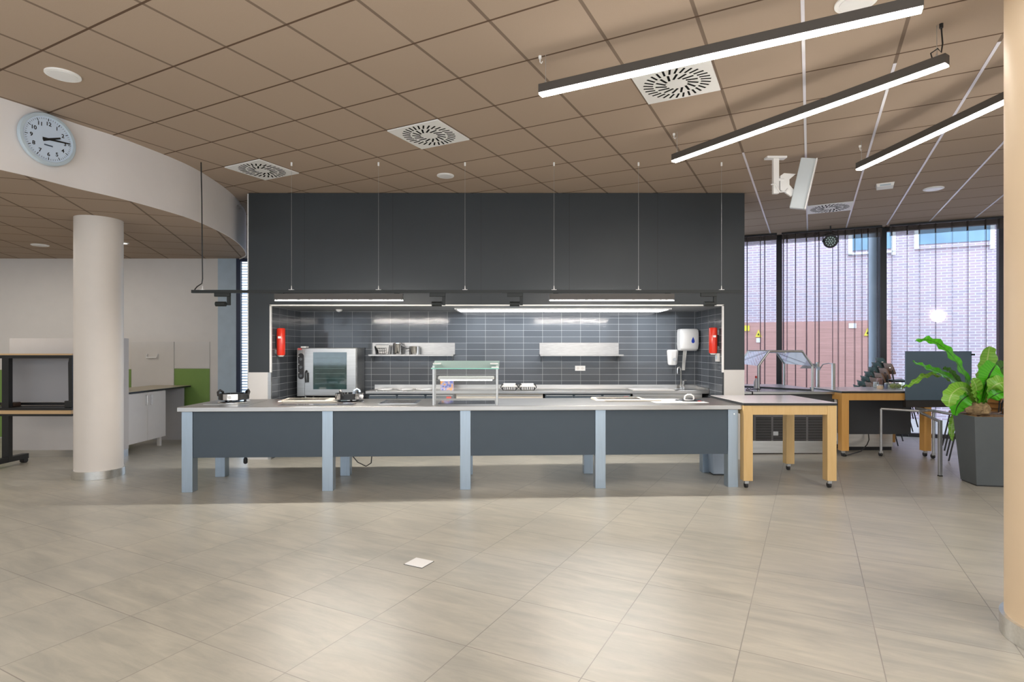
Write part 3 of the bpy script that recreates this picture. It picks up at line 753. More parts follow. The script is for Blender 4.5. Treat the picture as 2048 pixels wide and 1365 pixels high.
MB().loft([[(x-.022, YR, z2+.03), (x+.025, YR, z2+.03), (x+.025, YR+.04, z2+.03), (x-.022, YR+.04, z2+.03)], [(x-.030, YR, z1-.12), (x+.02, YR, z1-.12), (x+.02, YR+.04, z1-.12), (x-.030, YR+.04, z1-.12)], [(x-.018, YR, z1-.06), (x+.02, YR, z1-.06), (x+.02, YR+.04, z1-.06), (x-.018, YR+.04, z1-.06)]]).build('strut', M['black'], t)
MB().box(x-.075, x+.02, YR-.005, YR+.05, z2+.033, z2+.12).build('hinge_block', M['black'], t, bevel=.006)
b = MB(); x = XA(30, YR)
tag(MB().box(XA(-10, YR), XA(16, YR), YR+.08, YR+.2, z2+.033, z2+.09).build('dark_tray', simple('dark_brown', (.05, .028, .018), .5), bevel=.01), 'dark brown box on the lower bench board at left edge', 'box')
# grey roller screen hanging in the frame
t = thing('grey_screen', 'plain grey panel hanging inside the black bench frame', 'panel', (-6.3, YR+.3, z2))
MB().box(XA(18, YR+.31), XA(140, YR+.31), YR+.30, YR+.315, z2+.077, z1-.03).build('sheet', simple('grey_screen_cloth', (.36, .36, .38), .6, noise=.02), t)
MB().box(XA(16, YR+.31), XA(18.5, YR+.31), YR+.29, YR+.32, z1-.11, z1-.05).build('clip', M['white_gloss'], t)

# ------------------------------------------------------------------ serving counter
CANG = math.atan2(.24, 5.927)
O0 = Vector((-3.467, 6.016, 0))
CT = thing('serving_counter', 'long stainless steel serving counter with slate blue panels', 'counter', O0, CANG)
def CL(x, y, z=.9): return BASIS[CT] @ Vector((x, y, z))
MB().box(-.025, 6.0, -.045, .93, .852, .900).build('worktop', M['steel_top'], CT, world=False, bevel=.004)
LW = .112
for r, y0 in ((0, 0), (1, .74)):
    for k in range(5):
        MB().box(k*1.457, k*1.457+LW, y0, y0+LW, 0, .851).build('leg', M['steel_leg'], CT, world=False, bevel=.002)
for k in range(4):
    MB().box(k*1.457+LW+.002, (k+1)*1.457-.002, .012, .032, .362, .851).build('panel', M['counter_panel'], CT, world=False)
MB().cyl((5.83+.06, -.0005, .80), (5.83+.06, -.012, .80), .008, n=10).build('bolt', M['chrome'], CT, world=False)
# flush fittings of the top
def on_counter(px, py, z=.9): return BASIS[CT].inverted() @ G(px, py, z)
def top_quad(name, x0, x1, y0, y1, mat, z1=.903): return MB().box(x0, x1, y0, y1, .8995, z1).build(name, mat, CT, world=False)
top_quad('hot_plate', 2.66, 3.29, .20, .62, simple('black_ceramic', (.025, .024, .026), .08, noise=.05))
top_quad('recessed_pan', 2.0, 2.42, .24, .72, M['chrome'])
MB().box(2.04, 2.38, .29, .67, .9031, .9036).build('pan_well', simple('pan_inside', (.45, .42, .40), .25, 1), CT, world=False)
top_quad('induction_plate', .10, .60, .25, .75, M['steel'])
top_quad('warming_plate', .95, 1.75, .12, .30, simple('glass_plate', (.10, .10, .11), .12))
top_quad('induction_plate', 5.10, 5.70, .22, .75, M['white_metal'])
# extraction vents
def vent(x0, x1, label, mat):
    o = CL(x0, .52); t = thing('extraction_vent', label, 'vent', (o.x, o.y, .9), CANG); L = x1-x0
    MB().loft([[(0, 0, .003), (L, 0, .003), (L, .34, .003), (0, .34, .003)], [(0.01, .01, .012), (L-.01, .01, .012), (L-.01, .33, .020), (.01, .33, .020)]]).build('hood', mat, t, world=False)
    b = MB(); n = int(L/.021)
    for k in range(1, n-1):
        x = .03+k*(L-.06)/n; b.face([(x, .06, .0133+.001), (x+.013, .06, .0133+.001), (x+.013, .29, .0190+.001), (x, .29, .0190+.001)])
    b.build('louvre_slots', M['matte'], t, world=False)
    MB().box(.10, L+.14, -.10, -.02, .003, .018).build('front_lip', mat, t, world=False)
cream = simple('cream_metal', (.56, .52, .46), .4, noise=.02)
vent(.80, 1.37, 'cream slotted extraction vent beside the right cooking ring', cream)
vent(4.47, 5.08, 'cream slotted extraction vent near the right end of counter', cream)

# round cooking rings
def ring_cooker(x, y, rz, label, mid):
    o = CL(x, y); t = thing('cooking_ring', label, 'cooker', (o.x, o.y, .903), CANG+rz)
    MB().lathe([(.17, 0), (.17, .006), (.155, .010), (.001, .011)], n=36).build('base_plate', M['chrome'], t, smooth=True, world=False)
    for k in range(3):
        a = k*2*PI/3+.5; MB().cyl((.12*math.cos(a), .12*math.sin(a), .008), (.12*math.cos(a), .12*math.sin(a), .034), .014, n=10).build('foot', M['black'], t, smooth=True, world=False)
    for k in range(6):
        a = k*PI/3; MB().arc(.146, .160, a+.02, a+PI/3-.02, .034, .098, n=6).build('band_segment', M['black'] if k % 2 else M['chrome'], t, world=False, smooth=True)
    MB().lathe([(.001, .03), (.146, .03), (.146, .045), (.001, .046)], n=30).build('burner_plate', M['blackplastic'], t, world=False)
    for s in (-1, 1):
        b = MB(); b.tube([(s*.155, -.03, .075), (s*.165, -.015, .115), (s*.150, .01, .135), (s*.125, .03, .115), (s*.128, .035, .07)], .014, 8); b.build('handle', M['black'] if s < 0 or mid else M['bluebody'], t, smooth=True, world=False)
    MB().cyl((0, -.158, .066), (0, -.180, .066), .019, n=14).build('knob', M['white_gloss'], t, smooth=True, world=False)
    return t
def cxl(px, y):
    x = 0.0
    for _ in range(20):
        w = CL(x, y); x += ((px-CX)/F*w.y-w.x)
    return x
ring_cooker(cxl(468, .52), .52, .15, 'round chrome and black cooking ring at left end of the counter', 1)
ring_cooker(cxl(699, .52), .52, 1.15, 'round black cooking ring beside the left cream vent in front of the oven', 0)
o = CL(5.56, .46); t = thing('pan_lid', 'steel pan lid with arched handle lying at right end of counter', 'lid', (o.x, o.y, .9035), CANG)
MB().lathe([(.165, 0), (.165, .005), (.15, .010), (.08, .022), (.001, .027)], n=36).build('dome', M['chrome'], t, smooth=True, world=False)
MB().tube([(-.055, 0, .02), (-.05, 0, .055), (-.02, 0, .072), (.02, 0, .072), (.05, 0, .055), (.055, 0, .02)], .009, 8).build('handle', M['white_metal'], t, smooth=True, world=False)

# heated gantry
YG = 6.17
gp = CL(2.60, .04)
t = thing('food_gantry', 'steel heated serving gantry with green tinted glass hood', 'gantry', (gp.x+.36, gp.y, .9))
lx, rx = XA(866.5, gp.y+.0), XA(994, gp.y+.03); yg = gp.y+.02
for i, x in enumerate((lx, rx)):
    p = MB().box(x-.011, x+.011, yg-.011, yg+.011, .9, 1.33).build('post', M['steel'], t, bevel=.002)
    MB().box(x-.012+(.0 if i == 0 else 0), x+.012, yg+.10, yg+.118, .9, 1.355).build('post', M['steel'], t, bevel=.002)
ym = yg+.12
zf, zk = ZA(738.5, yg-.03), ZA(722, ym+.07)
gx0, gx1 = lx-.022, rx+.024
b = MB(); b.face([(gx0, yg-.03, zf+.004), (gx1, yg-.03, zf+.004), (gx1, ym+.07, zk), (gx0+.01, ym+.07, zk)])
hg = b.build('glass_hood', M['glass_green'], t)
MB().box(gx0, gx1, yg-.034, yg-.030, zf-.001, zf+.009).build('glass_edge', M['glass_edge'], hg)
for x, sg in ((lx, 1), (rx, -1)):
    MB().box(min(x-.01*sg, x+.075*sg), max(x-.01*sg, x+.075*sg), yg+.02, yg+.075, (zf+zk)/2+.006, (zf+zk)/2+.02).build('glass_clamp', M['white_metal'], t, bevel=.002)
    if sg < 0: MB().box(x-.06, x+.018, yg-.022, yg+.015, zf-.006+.012, zf+.024).build('glass_clamp', M['white_metal'], t, bevel=.002)
zl = ZA(757, ym)
MB().box(lx+.04, rx-.035, ym-.06, ym+.06, zl-.012, zl+.022).build('heat_lamp_hood', M['white_metal'], t, bevel=.008)
MB().cyl((lx+.06, ym, zl-.017), (rx-.055, ym, zl-.017), .010, n=10).build('heat_lamp_tube', emit('gantry_lamp_glow', (1, .97, .92), 6), t)
MB().cyl((lx, ym, zl), (rx, ym, zl), .007, n=8).build('crossbar', M['chrome'], t)
# front pane of the gantry
MB().box(lx+.014, rx-.014, yg+.02, yg+.024, .95, zf-.01).build('front_pane', glassmat('gantry_front_glass', (.97, .98, .98), .1), t)

# cables and bin under the counter
b = MB(); A = CL(1.93, .25, .40)
pts = [Vector(CL(1.72, .10, .42)), Vector(CL(1.74, .12, .36)), Vector(CL(1.80, .13, .28)), Vector(CL(1.89, .13, .235)), Vector(CL(1.945, .13, .27)), Vector(CL(1.955, .12, .36)), Vector(CL(1.955, .12, .852))]
pts = [Vector(CL(1.72, .10, .852))]+pts
tag(b.tube([q for q in spline3(pts)] if False else pts, .006, 8).build('hanging_cable', M['black'], smooth=True), 'black cable hanging in a loop below the second counter panel', 'cable')
t = thing('hanging_plug', 'black plug on a short cable hanging below the first counter panel', 'plug', CL(.66, .40, .30))
c = CL(.665, .30, 0); c.z = .30
c = P(491, 926, c.y); MB().cyl((c.x, c.y, c.z+.09), (c.x, c.y, .85), .005, n=8).build('cord', M['black'], t)
MB().lathe([(.006, .09), (.012, .06), (.022, .04), (.022, .0), (.012, -.012)], (c.x, c.y, c.z), n=12).build('plug_body', M['blackplastic'], t, smooth=True)
Y = 6.93; c = Vector((XA(1440, Y), Y, 0))
t = thing('waste_bin', 'blue grey tapered waste bin under right end of the counter', 'bin', c)
MB().loft([[(s*q*.13, r*q*.10, z) for s, r in ((-1, -1), (1, -1), (1, 1), (-1, 1))] for q, z in ((.86, .012), (1.16, .52), (1.16, .54))]).build('body', M['bluebody'], t, world=False, bevel=.01)
MB().box(-.105, .105, -.08, .08, 0, .012).build('foot_ring', M['black'], t, world=False)
# floor socket cover
c = G(838, 1127, 0); t = thing('floor_socket', 'small white square cover plate on the stone floor', 'floor socket', (c.x, c.y, 0), -TH)
MB().box(-.075, .075, -.068, .068, 0, .006).build('cover', M['white_gloss'], t, world=False, bevel=.002)
MB().box(-.079, .079, -.072, .072, 0, .002).build('frame', M['black'], t, world=False)

# ------------------------------------------------------------------ niche kitchen
YW = 8.36     # front of the rear worktop
t = thing('rear_worktop', 'stainless steel cooking worktop along the tiled niche wall', 'worktop', (.4, YW, .86))
wx0, wx1 = XA(731, YW), NR-.012
MB().box(wx0, wx1, YW, YN-.002, .858, .9).build('slab', M['steel_top'], t, bevel=.003)
MB().box(wx0, wx1, YN-.022, YN-.002, .9, .957).build('upstand', M['steel_top'], t)
MB().box(wx1-.02, wx1, YW, YN-.023, .9, .935).build('side_upstand', M['steel_top'], t)
def unit(px0, px1, name, label, cat, nd, mat, knob=False):
    x0, x1 = XA(px0, YW+.03), XA(px1, YW+.03)
    t = thing(name, label, cat, ((x0+x1)/2, YW+.2, 0))
    MB().box(x0, x1, YW+.05, YN-.01, .1, .856).build('carcass', mat, t)
    MB().box(x0+.02, x1-.02, YW+.09, YN-.05, 0, .1).build('plinth', M['black'], t)
    w_ = (x1-x0)/nd
    for k in range(nd):
        d = MB().box(x0+k*w_+.006, x0+(k+1)*w_-.006, YW+.03, YW+.05, .12, .835).build('door', mat, t, bevel=.003)
        MB().box(x0+k*w_+.02, x0+(k+1)*w_-.02, YW+.015, YW+.03, .825, .836).build('handle', M['alu'], d)
    if knob:
        MB().box(x1-.11, x1-.04, YW+.012, YW+.029, .775, .815).build('switch', M['red'], t)
unit(737, 908, 'undercounter_fridge', 'dark undercounter unit with red switch below the left hob', 'fridge', 3, M['counter_panel'], True)
unit(1090, 1262, 'undercounter_fridge', 'dark undercounter unit with red switch left of the sink', 'fridge', 3, M['counter_panel'], True)
unit(912, 1086, 'cooking_range', 'cream coloured range front in the middle of the niche', 'cooker', 1, cream)
unit(1266, 1405, 'sink_cabinet', 'steel sink cabinet at the right end of the niche', 'cabinet', 1, M['steel'])
for i, px in enumerate((770, 810, 848)):
    c = G(px, 779, .9); t = thing('hob_ring', ['left', 'middle', 'right'][i]+' flat hob plate on the worktop beside the oven', 'hob', (c.x, c.y, .9), 0, 'hob plates on the rear worktop')
    MB().lathe([(.12, 0), (.12, .012), (.10, .016), (.001, .016)], n=28).build('plate', M['white_metal'], t, smooth=True, world=False)
    MB().box(-.015, .015, -.16, -.115, 0, .014).build('grip', M['white_metal'], t, world=False)
for i, px in enumerate((1019, 1055)):
    c = Vector((XA(px, 8.55), 8.55, .9)); t = thing('contact_grill', ['white topped contact grill on the rear worktop, left of the pair', 'white topped contact grill on the rear worktop, right of the pair'][i], 'grill', c, 0, 'contact grills on the rear worktop')
    MB().box(-.105, .105, -.10, .10, .014, .045).build('lower_plate', M['blackplastic'], t, world=False, bevel=.004)
    b = MB()
    for k in range(7): b.box(-.085+k*.0265, -.075+k*.0265, -.106, -.1, .012, .05)
    b.build('plate_ribs', M['white_metal'], t, world=False)
    MB().loft([[(-.12, -.10, .05), (.12, -.10, .05), (.12, .10, .05), (-.12, .10, .05)], [(-.09, -.08, .098), (.09, -.08, .098), (.09, .08, .098), (-.09, .08, .098)]]).build('lid', M['panelwhite'], t, world=False, bevel=.006)
    for s in (-1, 1): MB().tube([(s*.105, -.09, .02), (s*.13, -.09, .045), (s*.115, -.09, .08), (s*.09, -.085, .09)], .007, 6).build('arm', M['black'], t, world=False)
    for s in (-1, 1):
        MB().box(s*.09-.012, s*.09+.012, -.09, .09, 0, .014).build('foot', M['black'], t, world=False)
# drainer, sink, tap
c = G(1307, 779, .9); 
tag(MB().box(XA(1264, 8.5), XA(1347, 8.5), 8.42, 8.86, .9005, .912).build('draining_board', M['panelwhite'], bevel=.004), 'pale draining tray on the rear worktop left of the tap', 'tray')
t = thing('sink', 'steel sink basin set in the right end of the rear worktop', 'sink', (XA(1372, 8.6), 8.6, .9))
x0, x1 = XA(1351, 8.6), XA(1392, 8.6)
b = MB(); b.box(x0, x1, 8.44, 8.46, .9, .904); b.box(x0, x1, 8.78, 8.80, .9, .904); b.box(x0, x0+.02, 8.46, 8.78, .9, .904); b.box(x1-.02, x1, 8.46, 8.78, .9, .904); b.build('rim', M['chrome'], t)
MB().box(x0+.02, x1-.02, 8.46, 8.78, .9002, .901).build('basin', simple('sink_inside', (.12, .12, .12), .3, .6), t)
t = thing('mixer_tap', 'chrome gooseneck mixer tap standing at the sink', 'tap', (XA(1361, 8.83), 8.83, .9))
xt = XA(1362, 8.83)
MB().tube([(xt, 8.83, .9), (xt, 8.83, 1.16), (xt-.008, 8.82, 1.21), (xt-.03, 8.81, 1.235), (xt-.055, 8.80, 1.22), (xt-.064, 8.80, 1.19), (xt-.064, 8.80, 1.13)], .012, 10).build('spout', M['chrome'], t, smooth=True)
MB().cyl((xt+.04, 8.83, .9), (xt+.04, 8.83, 1.02), .022, n=14).cyl((xt, 8.83, .9), (xt, 8.83, .95), .022, n=14).build('valve_body', M['chrome'], t, smooth=True)
MB().tube([(xt+.04, 8.83, 1.02), (xt+.055, 8.80, 1.04), (xt+.06, 8.76, 1.03)], .008, 8).build('lever', M['chrome'], t, smooth=True)
# block added for a painting's reflection in the gantry glass
t = thing('painting_reflection', 'small blue and orange block standing in for a reflection behind the gantry', 'reflection', (XA(894, 8.5), 8.5, .9))
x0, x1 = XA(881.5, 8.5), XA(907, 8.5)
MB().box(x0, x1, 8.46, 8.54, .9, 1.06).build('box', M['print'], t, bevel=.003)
MB().face([(x0, 8.46, 1.06), (x1, 8.46, 1.06), ((x0+x1)/2+.02, 8.49, 1.105), ((x0+x1)/2-.01, 8.49, 1.105)]).build('reflection_tip', M['print'], t)

# combi oven on a stand
YO = 8.43
ox0, ox1 = XA(594, YO), XA(712.5, YO); oz0, oz1 = ZA(793, YO), ZA(696, YO)
t = thing('combi_oven', 'steel combi oven with glass door and dial panel in niche corner', 'oven', ((ox0+ox1)/2, YO+.2, .72))
MB().box(ox0, ox1, YO+.03, YN-.03, oz0, oz1).build('casing', M['steel'], t, bevel=.006)
xs = XA(609.5, YO)
MB().box(ox0, xs-.002, YO, YO+.03, oz0, oz1-.005).build('control_column', M['steel'], t, bevel=.003)
cpn = MB(); zt_, zb_ = ZA(707, YO), ZA(759, YO); xa, xb = XA(596.3, YO), XA(608, YO)
r = (xb-xa)/2; prof = [(xa+r+r*math.cos(a)*1.0, zt_-r+r*math.sin(a)) for a in [i*PI/10 for i in range(11)]]+[(xa+r+r*math.cos(a), zb_+r+r*math.sin(a)) for a in [PI+i*PI/10 for i in range(11)]]
cpn.loft([[Vector((x, YO-.006, z)) for x, z in prof], [Vector((x, YO, z)) for x, z in prof]])
cp_ = cpn.build('control_panel', M['blackplastic'], t)
for py in (719, 735, 752):
    z = ZA(py, YO); MB().cyl(((xa+xb)/2+.003, YO-.007, z), ((xa+xb)/2+.003, YO-.024, z), .024, .020, n=18).build('dial', simple('dial_grey', (.10, .11, .12), .3), cp_, smooth=True)
    MB().cyl((xa+.012, YO-.007, z+.045), (xa+.012, YO-.009, z+.045), .006, n=8).build('indicator', M['white_gloss'], cp_)
MB().box(ox0+.012, ox0+.07, YO-.002, YO, ZA(700.5, YO), ZA(697, YO)).build('red_badge', simple('badge_red', (.62, .10, .10), .4), t)
dr = MB().box(xs+.002, ox1-.004, YO-.012, YO+.03, oz0+.012, oz1-.008).build('door', M['steel'], t, bevel=.004)
gx0, gx1, gz0, gz1 = XA(627, YO), XA(694, YO), ZA(779, YO), ZA(705, YO)
gl = MB().box(gx0, gx1, YO-.016, YO-.012, gz0, gz1).build('door_glass', M['oven_glass'], dr)
b = MB()
for k in range(6): b.box(gx0+.03, gx1-.03, YO-.0172, YO-.0162, gz0+.08+k*.075, gz0+.084+k*.075)
b.build('rack_lines', simple('rack_grey', (.12, .18, .18), .3), dr)
MB().tube([(XA(614, YO), YO-.02, ZA(742, YO)), (XA(613.5, YO), YO-.055, ZA(746, YO)), (XA(614, YO), YO-.06, ZA(756, YO)), (XA(614.5, YO), YO-.05, ZA(765, YO))], .013, 8).build('door_handle', M['black'], dr, smooth=True)
MB().box(XA(615.5, YO), XA(618.5, YO), YO-.03, YO-.012, ZA(765, YO), ZA(746, YO)).build('latch', M['black'], dr, bevel=.004)
MB().box(ox0+.02, ox0+.1, YO+.1, YO+.2, oz1+.0, oz1+.02).build('vent_cap', M['white_metal'], t)
for x in (ox0+.10, ox1-.10): 
    for y in (YO+.08, YN-.1): MB().cyl((x, y, oz0-.055), (x, y, oz0), .016, n=12).build('foot', M['chrome'], t)
t = thing('oven_stand', 'black open stand carrying the combi oven', 'stand', ((ox0+ox1)/2, YO+.2, 0))
MB().box(ox0-.10, ox1+.02, YO+.02, YN-.02, oz0-.095, oz0-.056).build('top_shelf', M['black'], t)
MB().box(ox0-.06, ox1-.02, YO+.05, YN-.05, .10, oz0-.096).build('cabinet_body', M['black'], t)
for x in (ox0-.04, ox1-.06):
    for y in (YO+.08, YN-.12): MB().box(x, x+.04, y, y+.04, 0, .10).build('leg', M['black'], t)

# wall shelves and pots
def shelf(px0, px1, label, ext):
    x0, x1 = XA(px0, YN), XA(px1, YN); zt = ZA(686, YN); zs = ZA(709.5, YN-.15)
    t = thing('wall_shelf', label, 'shelf', ((x0+x1)/2, YN-.01, zs))
    MB().box(x0, x1, YN-.012, YN-.0005, zs, zt).build('back_plate', M['shelf'], t)
    b = MB(); b.box(x0, x1+ext, YN-.26, YN-.012, zs-.004, zs); b.box(x0, x1+ext, YN-.262, YN-.258, zs-.022, zs); b.build('board', M['shelf'], t)
    for x in (x0+.02, x1-.03): MB().prism([(-.24, -.006), (0, -.12), (0, -.006)], 0, .004, Matrix.Translation((x, YN-.012, zs)) @ Matrix(((0, 0, 1, 0), (1, 0, 0, 0), (0, 1, 0, 0), (0, 0, 0, 1)))).build('bracket', M['steel'], t)
    return zs
ZS = shelf(745, 910, 'steel wall shelf carrying the pots at left', 0.0); shelf(1079, 1237, 'empty steel wall shelf at right', .03)
YS = YN-.14
def pot(px, r, h, label, handle):
    x = XA(px, YS); t = thing('steel_pot', label, 'pot', (x, YS, ZS))
    MB().lathe([(r*.94, 0), (r, .012), (r, h-.012), (r+.006, h), (r-.004, h), (r-.006, .02), (.001, .018)], n=32).build('body', M['chrome'], t, smooth=True, world=False)
    if handle == 'pan': MB().tube([(-r, -.0, h*.72), (-r-.06, -.02, h*.70), (-r-.15, -.05, h*.72)], .008, 8).build('handle', M['chrome'], t, smooth=True, world=False)
    elif handle == 'ears':
        for s in (-1, 1): MB().tube([(s*r, -.03, h*.8), (s*(r+.03), -.025, h*.8), (s*(r+.03), .025, h*.8), (s*r, .03, h*.8)], .006, 8).build('handle', M['chrome'], t, smooth=True, world=False)
        MB().lathe([(r+.004, h+.001), (r+.004, h+.010), (.001, h+.02)], n=32).build('lid', M['chrome'], t, smooth=True, world=False)
pot(796, .074, .165, 'tall lidded steel pot in the middle of the left shelf', 'ears')
pot(829, .082, .125, 'steel saucepan with side handle, right one on the left shelf', 'pan')
x = XA(767, YS); t = thing('fry_basket', 'square steel container with wire basket, left one on the shelf', 'container', (x, YS, ZS))
MB().loft([[(s*q, r*q*.8, z) for s, r in ((-1, -1), (1, -1), (1, 1), (-1, 1))] for q, z in ((.085, 0), (.105, .15))]).build('tub', M['chrome'], t, world=False, bevel=.006)
b = MB()
for k in range(5): b.tube([(-.09+.035*k, -.12, .005), (-.09+.035*k, -.125, .09)], .003, 5)
for z in (.005, .05, .09): b.tube([(-.09, -.1225, z), (.05, -.1225, z)], .003, 5)
b.build('wire_basket', M['black'], t, world=False)
MB().tube([(-.11, -.08, .12), (-.09, -.11, .06), (-.075, -.115, .005)], .012, 6).build('handle', M['black'], t, world=False)
# dispensers
xc = XA(1371.5, YN); t = thing('paper_towel_dispenser', 'white paper towel dispenser with blue drop mark in niche corner', 'dispenser', (xc, YN-.1, 1.49))
z0, z1 = ZA(702, YN-.16), ZA(658, YN-.16); w2 = (1390-1353)/2/F*(YN-.16)
pr = [(-w2, -.20), (-w2*.55, -.235), (w2*.55, -.235), (w2, -.20), (w2, -.001), (-w2, -.001)]
b = MB(); b.loft([[Vector((xc+x*q, YN+y*q2, z)) for x, y in pr] for q, q2, z in ((.86, .75, z0), (.95, .95, z0+.03), (1, 1, z0+.1), (1, 1, z1-.07), (.97, .93, z1-.02), (.88, .8, z1))]); b.build('cover', M['white_gloss'], t, bevel=.01, smooth=True)
b = MB(); zd = (z0+z1)/2-.005; rr = .03
b.loft([[Vector((xc+.04+math.sin(a)*abs(math.sin(a/2))**1.5*.034, y, zd+math.cos(a)*.048)) for a in [(i+.02)*2*PI/24 for i in range(24)]] for y in (YN-.2375, YN-.2335)]); b.build('drop_mark', M['blue'], t)
xx = XA(1370, YN-.12)
MB().loft([[(xx-.03, YN-.14, z0+.01), (xx+.03, YN-.12, z0+.01), (xx+.03, YN-.11, z0+.01), (xx-.03, YN-.13, z0+.01)], [(xx-.045, YN-.15, z0-.16), (xx+.012, YN-.11, z0-.16), (xx+.012, YN-.10, z0-.16), (xx-.045, YN-.14, z0-.16)], [(xx-.05, YN-.14, z0-.30), (xx+.0, YN-.12, z0-.30), (xx+.0, YN-.115, z0-.30), (xx-.05, YN-.135, z0-.30)]]).build('paper_sheet', M['paper'], t)
xc = XA(1346, YN-.06); z0, z1 = ZA(731, YN-.08), ZA(700, YN-.08); w2 = .082
t = thing('soap_dispenser', 'white soap dispenser on tiles left of the paper towels', 'dispenser', (xc, YN-.05, z0))
pr = [(-w2, -.06), (-w2*.5, -.10), (w2*.5, -.10), (w2, -.06), (w2, -.001), (-w2, -.001)]
MB().loft([[Vector((xc+x*q, YN+y*q, z)) for x, y in pr] for q, z in ((.72, z0), (.85, z0+.03), (1.0, z1-.05), (1.0, z1-.015), (.9, z1))]).build('cover', M['white_gloss'], t, bevel=.008, smooth=True)
MB().cyl((xc+.015, YN-.1, (z0+z1)/2-.03), (xc+.015, YN-.106, (z0+z1)/2-.03), .026, n=18).build('button', M['alu'], t)
a = P(1150, 742, YN); c = P(1170.5, 732, YN); t = thing('wall_socket', 'white double wall socket on the tiles below the empty shelf', 'socket', ((a.x+c.x)/2, YN, a.z))
MB().box(a.x, c.x, YN-.012, YN-.0005, a.z, c.z).build('plate', M['white_gloss'], t, bevel=.002)
for k in (.28, .72): 
    x = a.x+(c.x-a.x)*k; MB().cyl((x, YN-.0125, (a.z+c.z)/2), (x, YN-.0135, (a.z+c.z)/2), .022, n=16).build('outlet', M['panelwhite'], t)
# fire blankets
def blanket(X, Y, z0, z1, label, sgn):
    t = thing('fire_blanket_tube', label, 'fire blanket', (X, Y, z0))
    MB().lathe([(.05, z0), (.056, z0+.02), (.056, z1-.01), (.05, z1)], (X, Y, 0), n=24).build('tube', M['red'], t, smooth=True)
    MB().box(X-.02, X+.02, Y-.0575, Y-.05, z0+(z1-z0)*.62, z0+(z1-z0)*.70).build('label_plate', M['white_gloss'], t)
    MB().lathe([(.03, z0-.02), (.045, z0-.0005)], (X, Y, 0), n=16).build('pull_tabs', M['white_gloss'], t)
    MB().box(min(X+sgn*.04, X+sgn*.07), max(X+sgn*.04, X+sgn*.07), Y-.02, Y+.02, z0+.1, z1-.1).build('bracket', M['black'], t)
blanket(NL+.083, XA(0, 1) and 8.0, ZA(711, 8.0), ZA(657, 8.0), 'red fire blanket tube on left cheek of the niche', -1)
blanket(NR-.083, 8.0, ZA(707, 8.0), ZA(656, 8.0), 'red fire blanket tube on right cheek of the niche', 1)
t = thing('switch_box', 'grey switch box low on the right niche cheek under the red tube', 'socket', (NR-.03, 8.0, 1.33))
MB().box(NR-.045, NR-.0105, 7.93, 8.03, 1.335, 1.45).build('body', M['panelwhite'], t, bevel=.004)
MB().box(NR-.048, NR-.045, 7.95, 8.01, 1.37, 1.42).build('cover_plate', M['clockrim'], t)
# niche light
t = thing('niche_light_panel', 'long bright recessed light panel in the niche ceiling', 'lamp', (.8, 8.55, NZ-.03))
MB().box(-.83, 2.30, 8.25, 8.86, NZ-.030, NZ-.0125).build('frame', M['white_metal'], t)
MB().box(-.79, 2.26, 8.29, 8.82, NZ-.034, NZ-.0305).build('diffuser', M['emit_niche'], t)
c = P(678, 621, 8.55); t = thing('smoke_detector', 'small white round detector on the niche ceiling above the oven', 'detector', (c.x, 8.55, NZ-.045))
MB().lathe([(.03, -.045), (.045, -.03), (.05, -.0125)], (c.x, 8.55, NZ), n=24).build('housing', M['white_gloss'], t, smooth=True)
MB().lathe([(.012, -.05), (.014, -.0455)], (c.x, 8.55, NZ), n=12).build('sensor_cap', M['clockrim'], t)

# ------------------------------------------------------------------ lighting track above the counter
YT = 6.576
xt0, xt1 = XA(384, YT), XA(1484, YT); zt0, zt1 = ZA(586.5, YT), ZA(580.5, YT)
t = thing('lighting_track', 'long black lighting track hanging on thin wires above counter', 'light track', ((xt0+xt1)/2, YT, zt0))
MB().box(xt0, xt1, YT-.018, YT+.018, zt0, zt1).build('rail', M['track'], t)
for px in (405, 583, 757, 930, 1108, 1277, 1443):
    x = XA(px, YT)
    if px != 405: MB().cyl((x, YT, zt1+.03), (x, YT, ZC-.001), .0013, n=6).build('wire', M['alu'], t)
    MB().box(x-.028, x+.028, YT-.015, YT+.015, zt1, zt1+.006).cyl((x, YT, zt1+.006), (x, YT, zt1+.05), .007, .003, n=8).build('wire_clip', M['white_metal'], t)
    if px != 405: MB().cyl((x, YT, ZC-.04), (x, YT, ZC-.0005), .010, n=8).build('ceiling_anchor', M['white_metal'], t)
x = XA(403, YT)
MB().tube([(x-.005, YT, ZC), (x+.004, YT, 3.2), (x+.008, YT, 2.6), (x+.012, YT, zt1+.13), (x+.004, YT, zt1+.075), (x-.05, YT, zt1+.04), (xt0+.03, YT, zt1+.004)], .0065, 8).build('power_cable', M['black'], t, smooth=True)
def track_spot(px, d, label):
    x = XA(px, YT); t = thing('track_spotlight', label, 'lamp', (x, YT, zt0-.12), 0, 'black spotlights on the track')
    MB().box(x-.09, x+.09, YT-.016, YT+.016, zt0-.042, zt0).build('adapter', M['track'], t, bevel=.003)
    MB().box(x+.055, x+.09, YT-.014, YT+.014, zt0-.14, zt0-.0425).build('arm', M['track'], t, bevel=.003)
    MB().cyl((x-.06, YT-.03, zt0-.128), (x+.052, YT-.03, zt0-.128), .028, n=18).build('lamp_head', M['track'], t, smooth=True)
track_spot(445, 0, 'black track spotlight near the left end of the track')
track_spot(875, 0, 'black track spotlight between the two lit track bars, left of middle')
track_spot(1030, 0, 'black track spotlight just left of the right lit track bar')
track_spot(1417, 0, 'black track spotlight near the right end of the track')
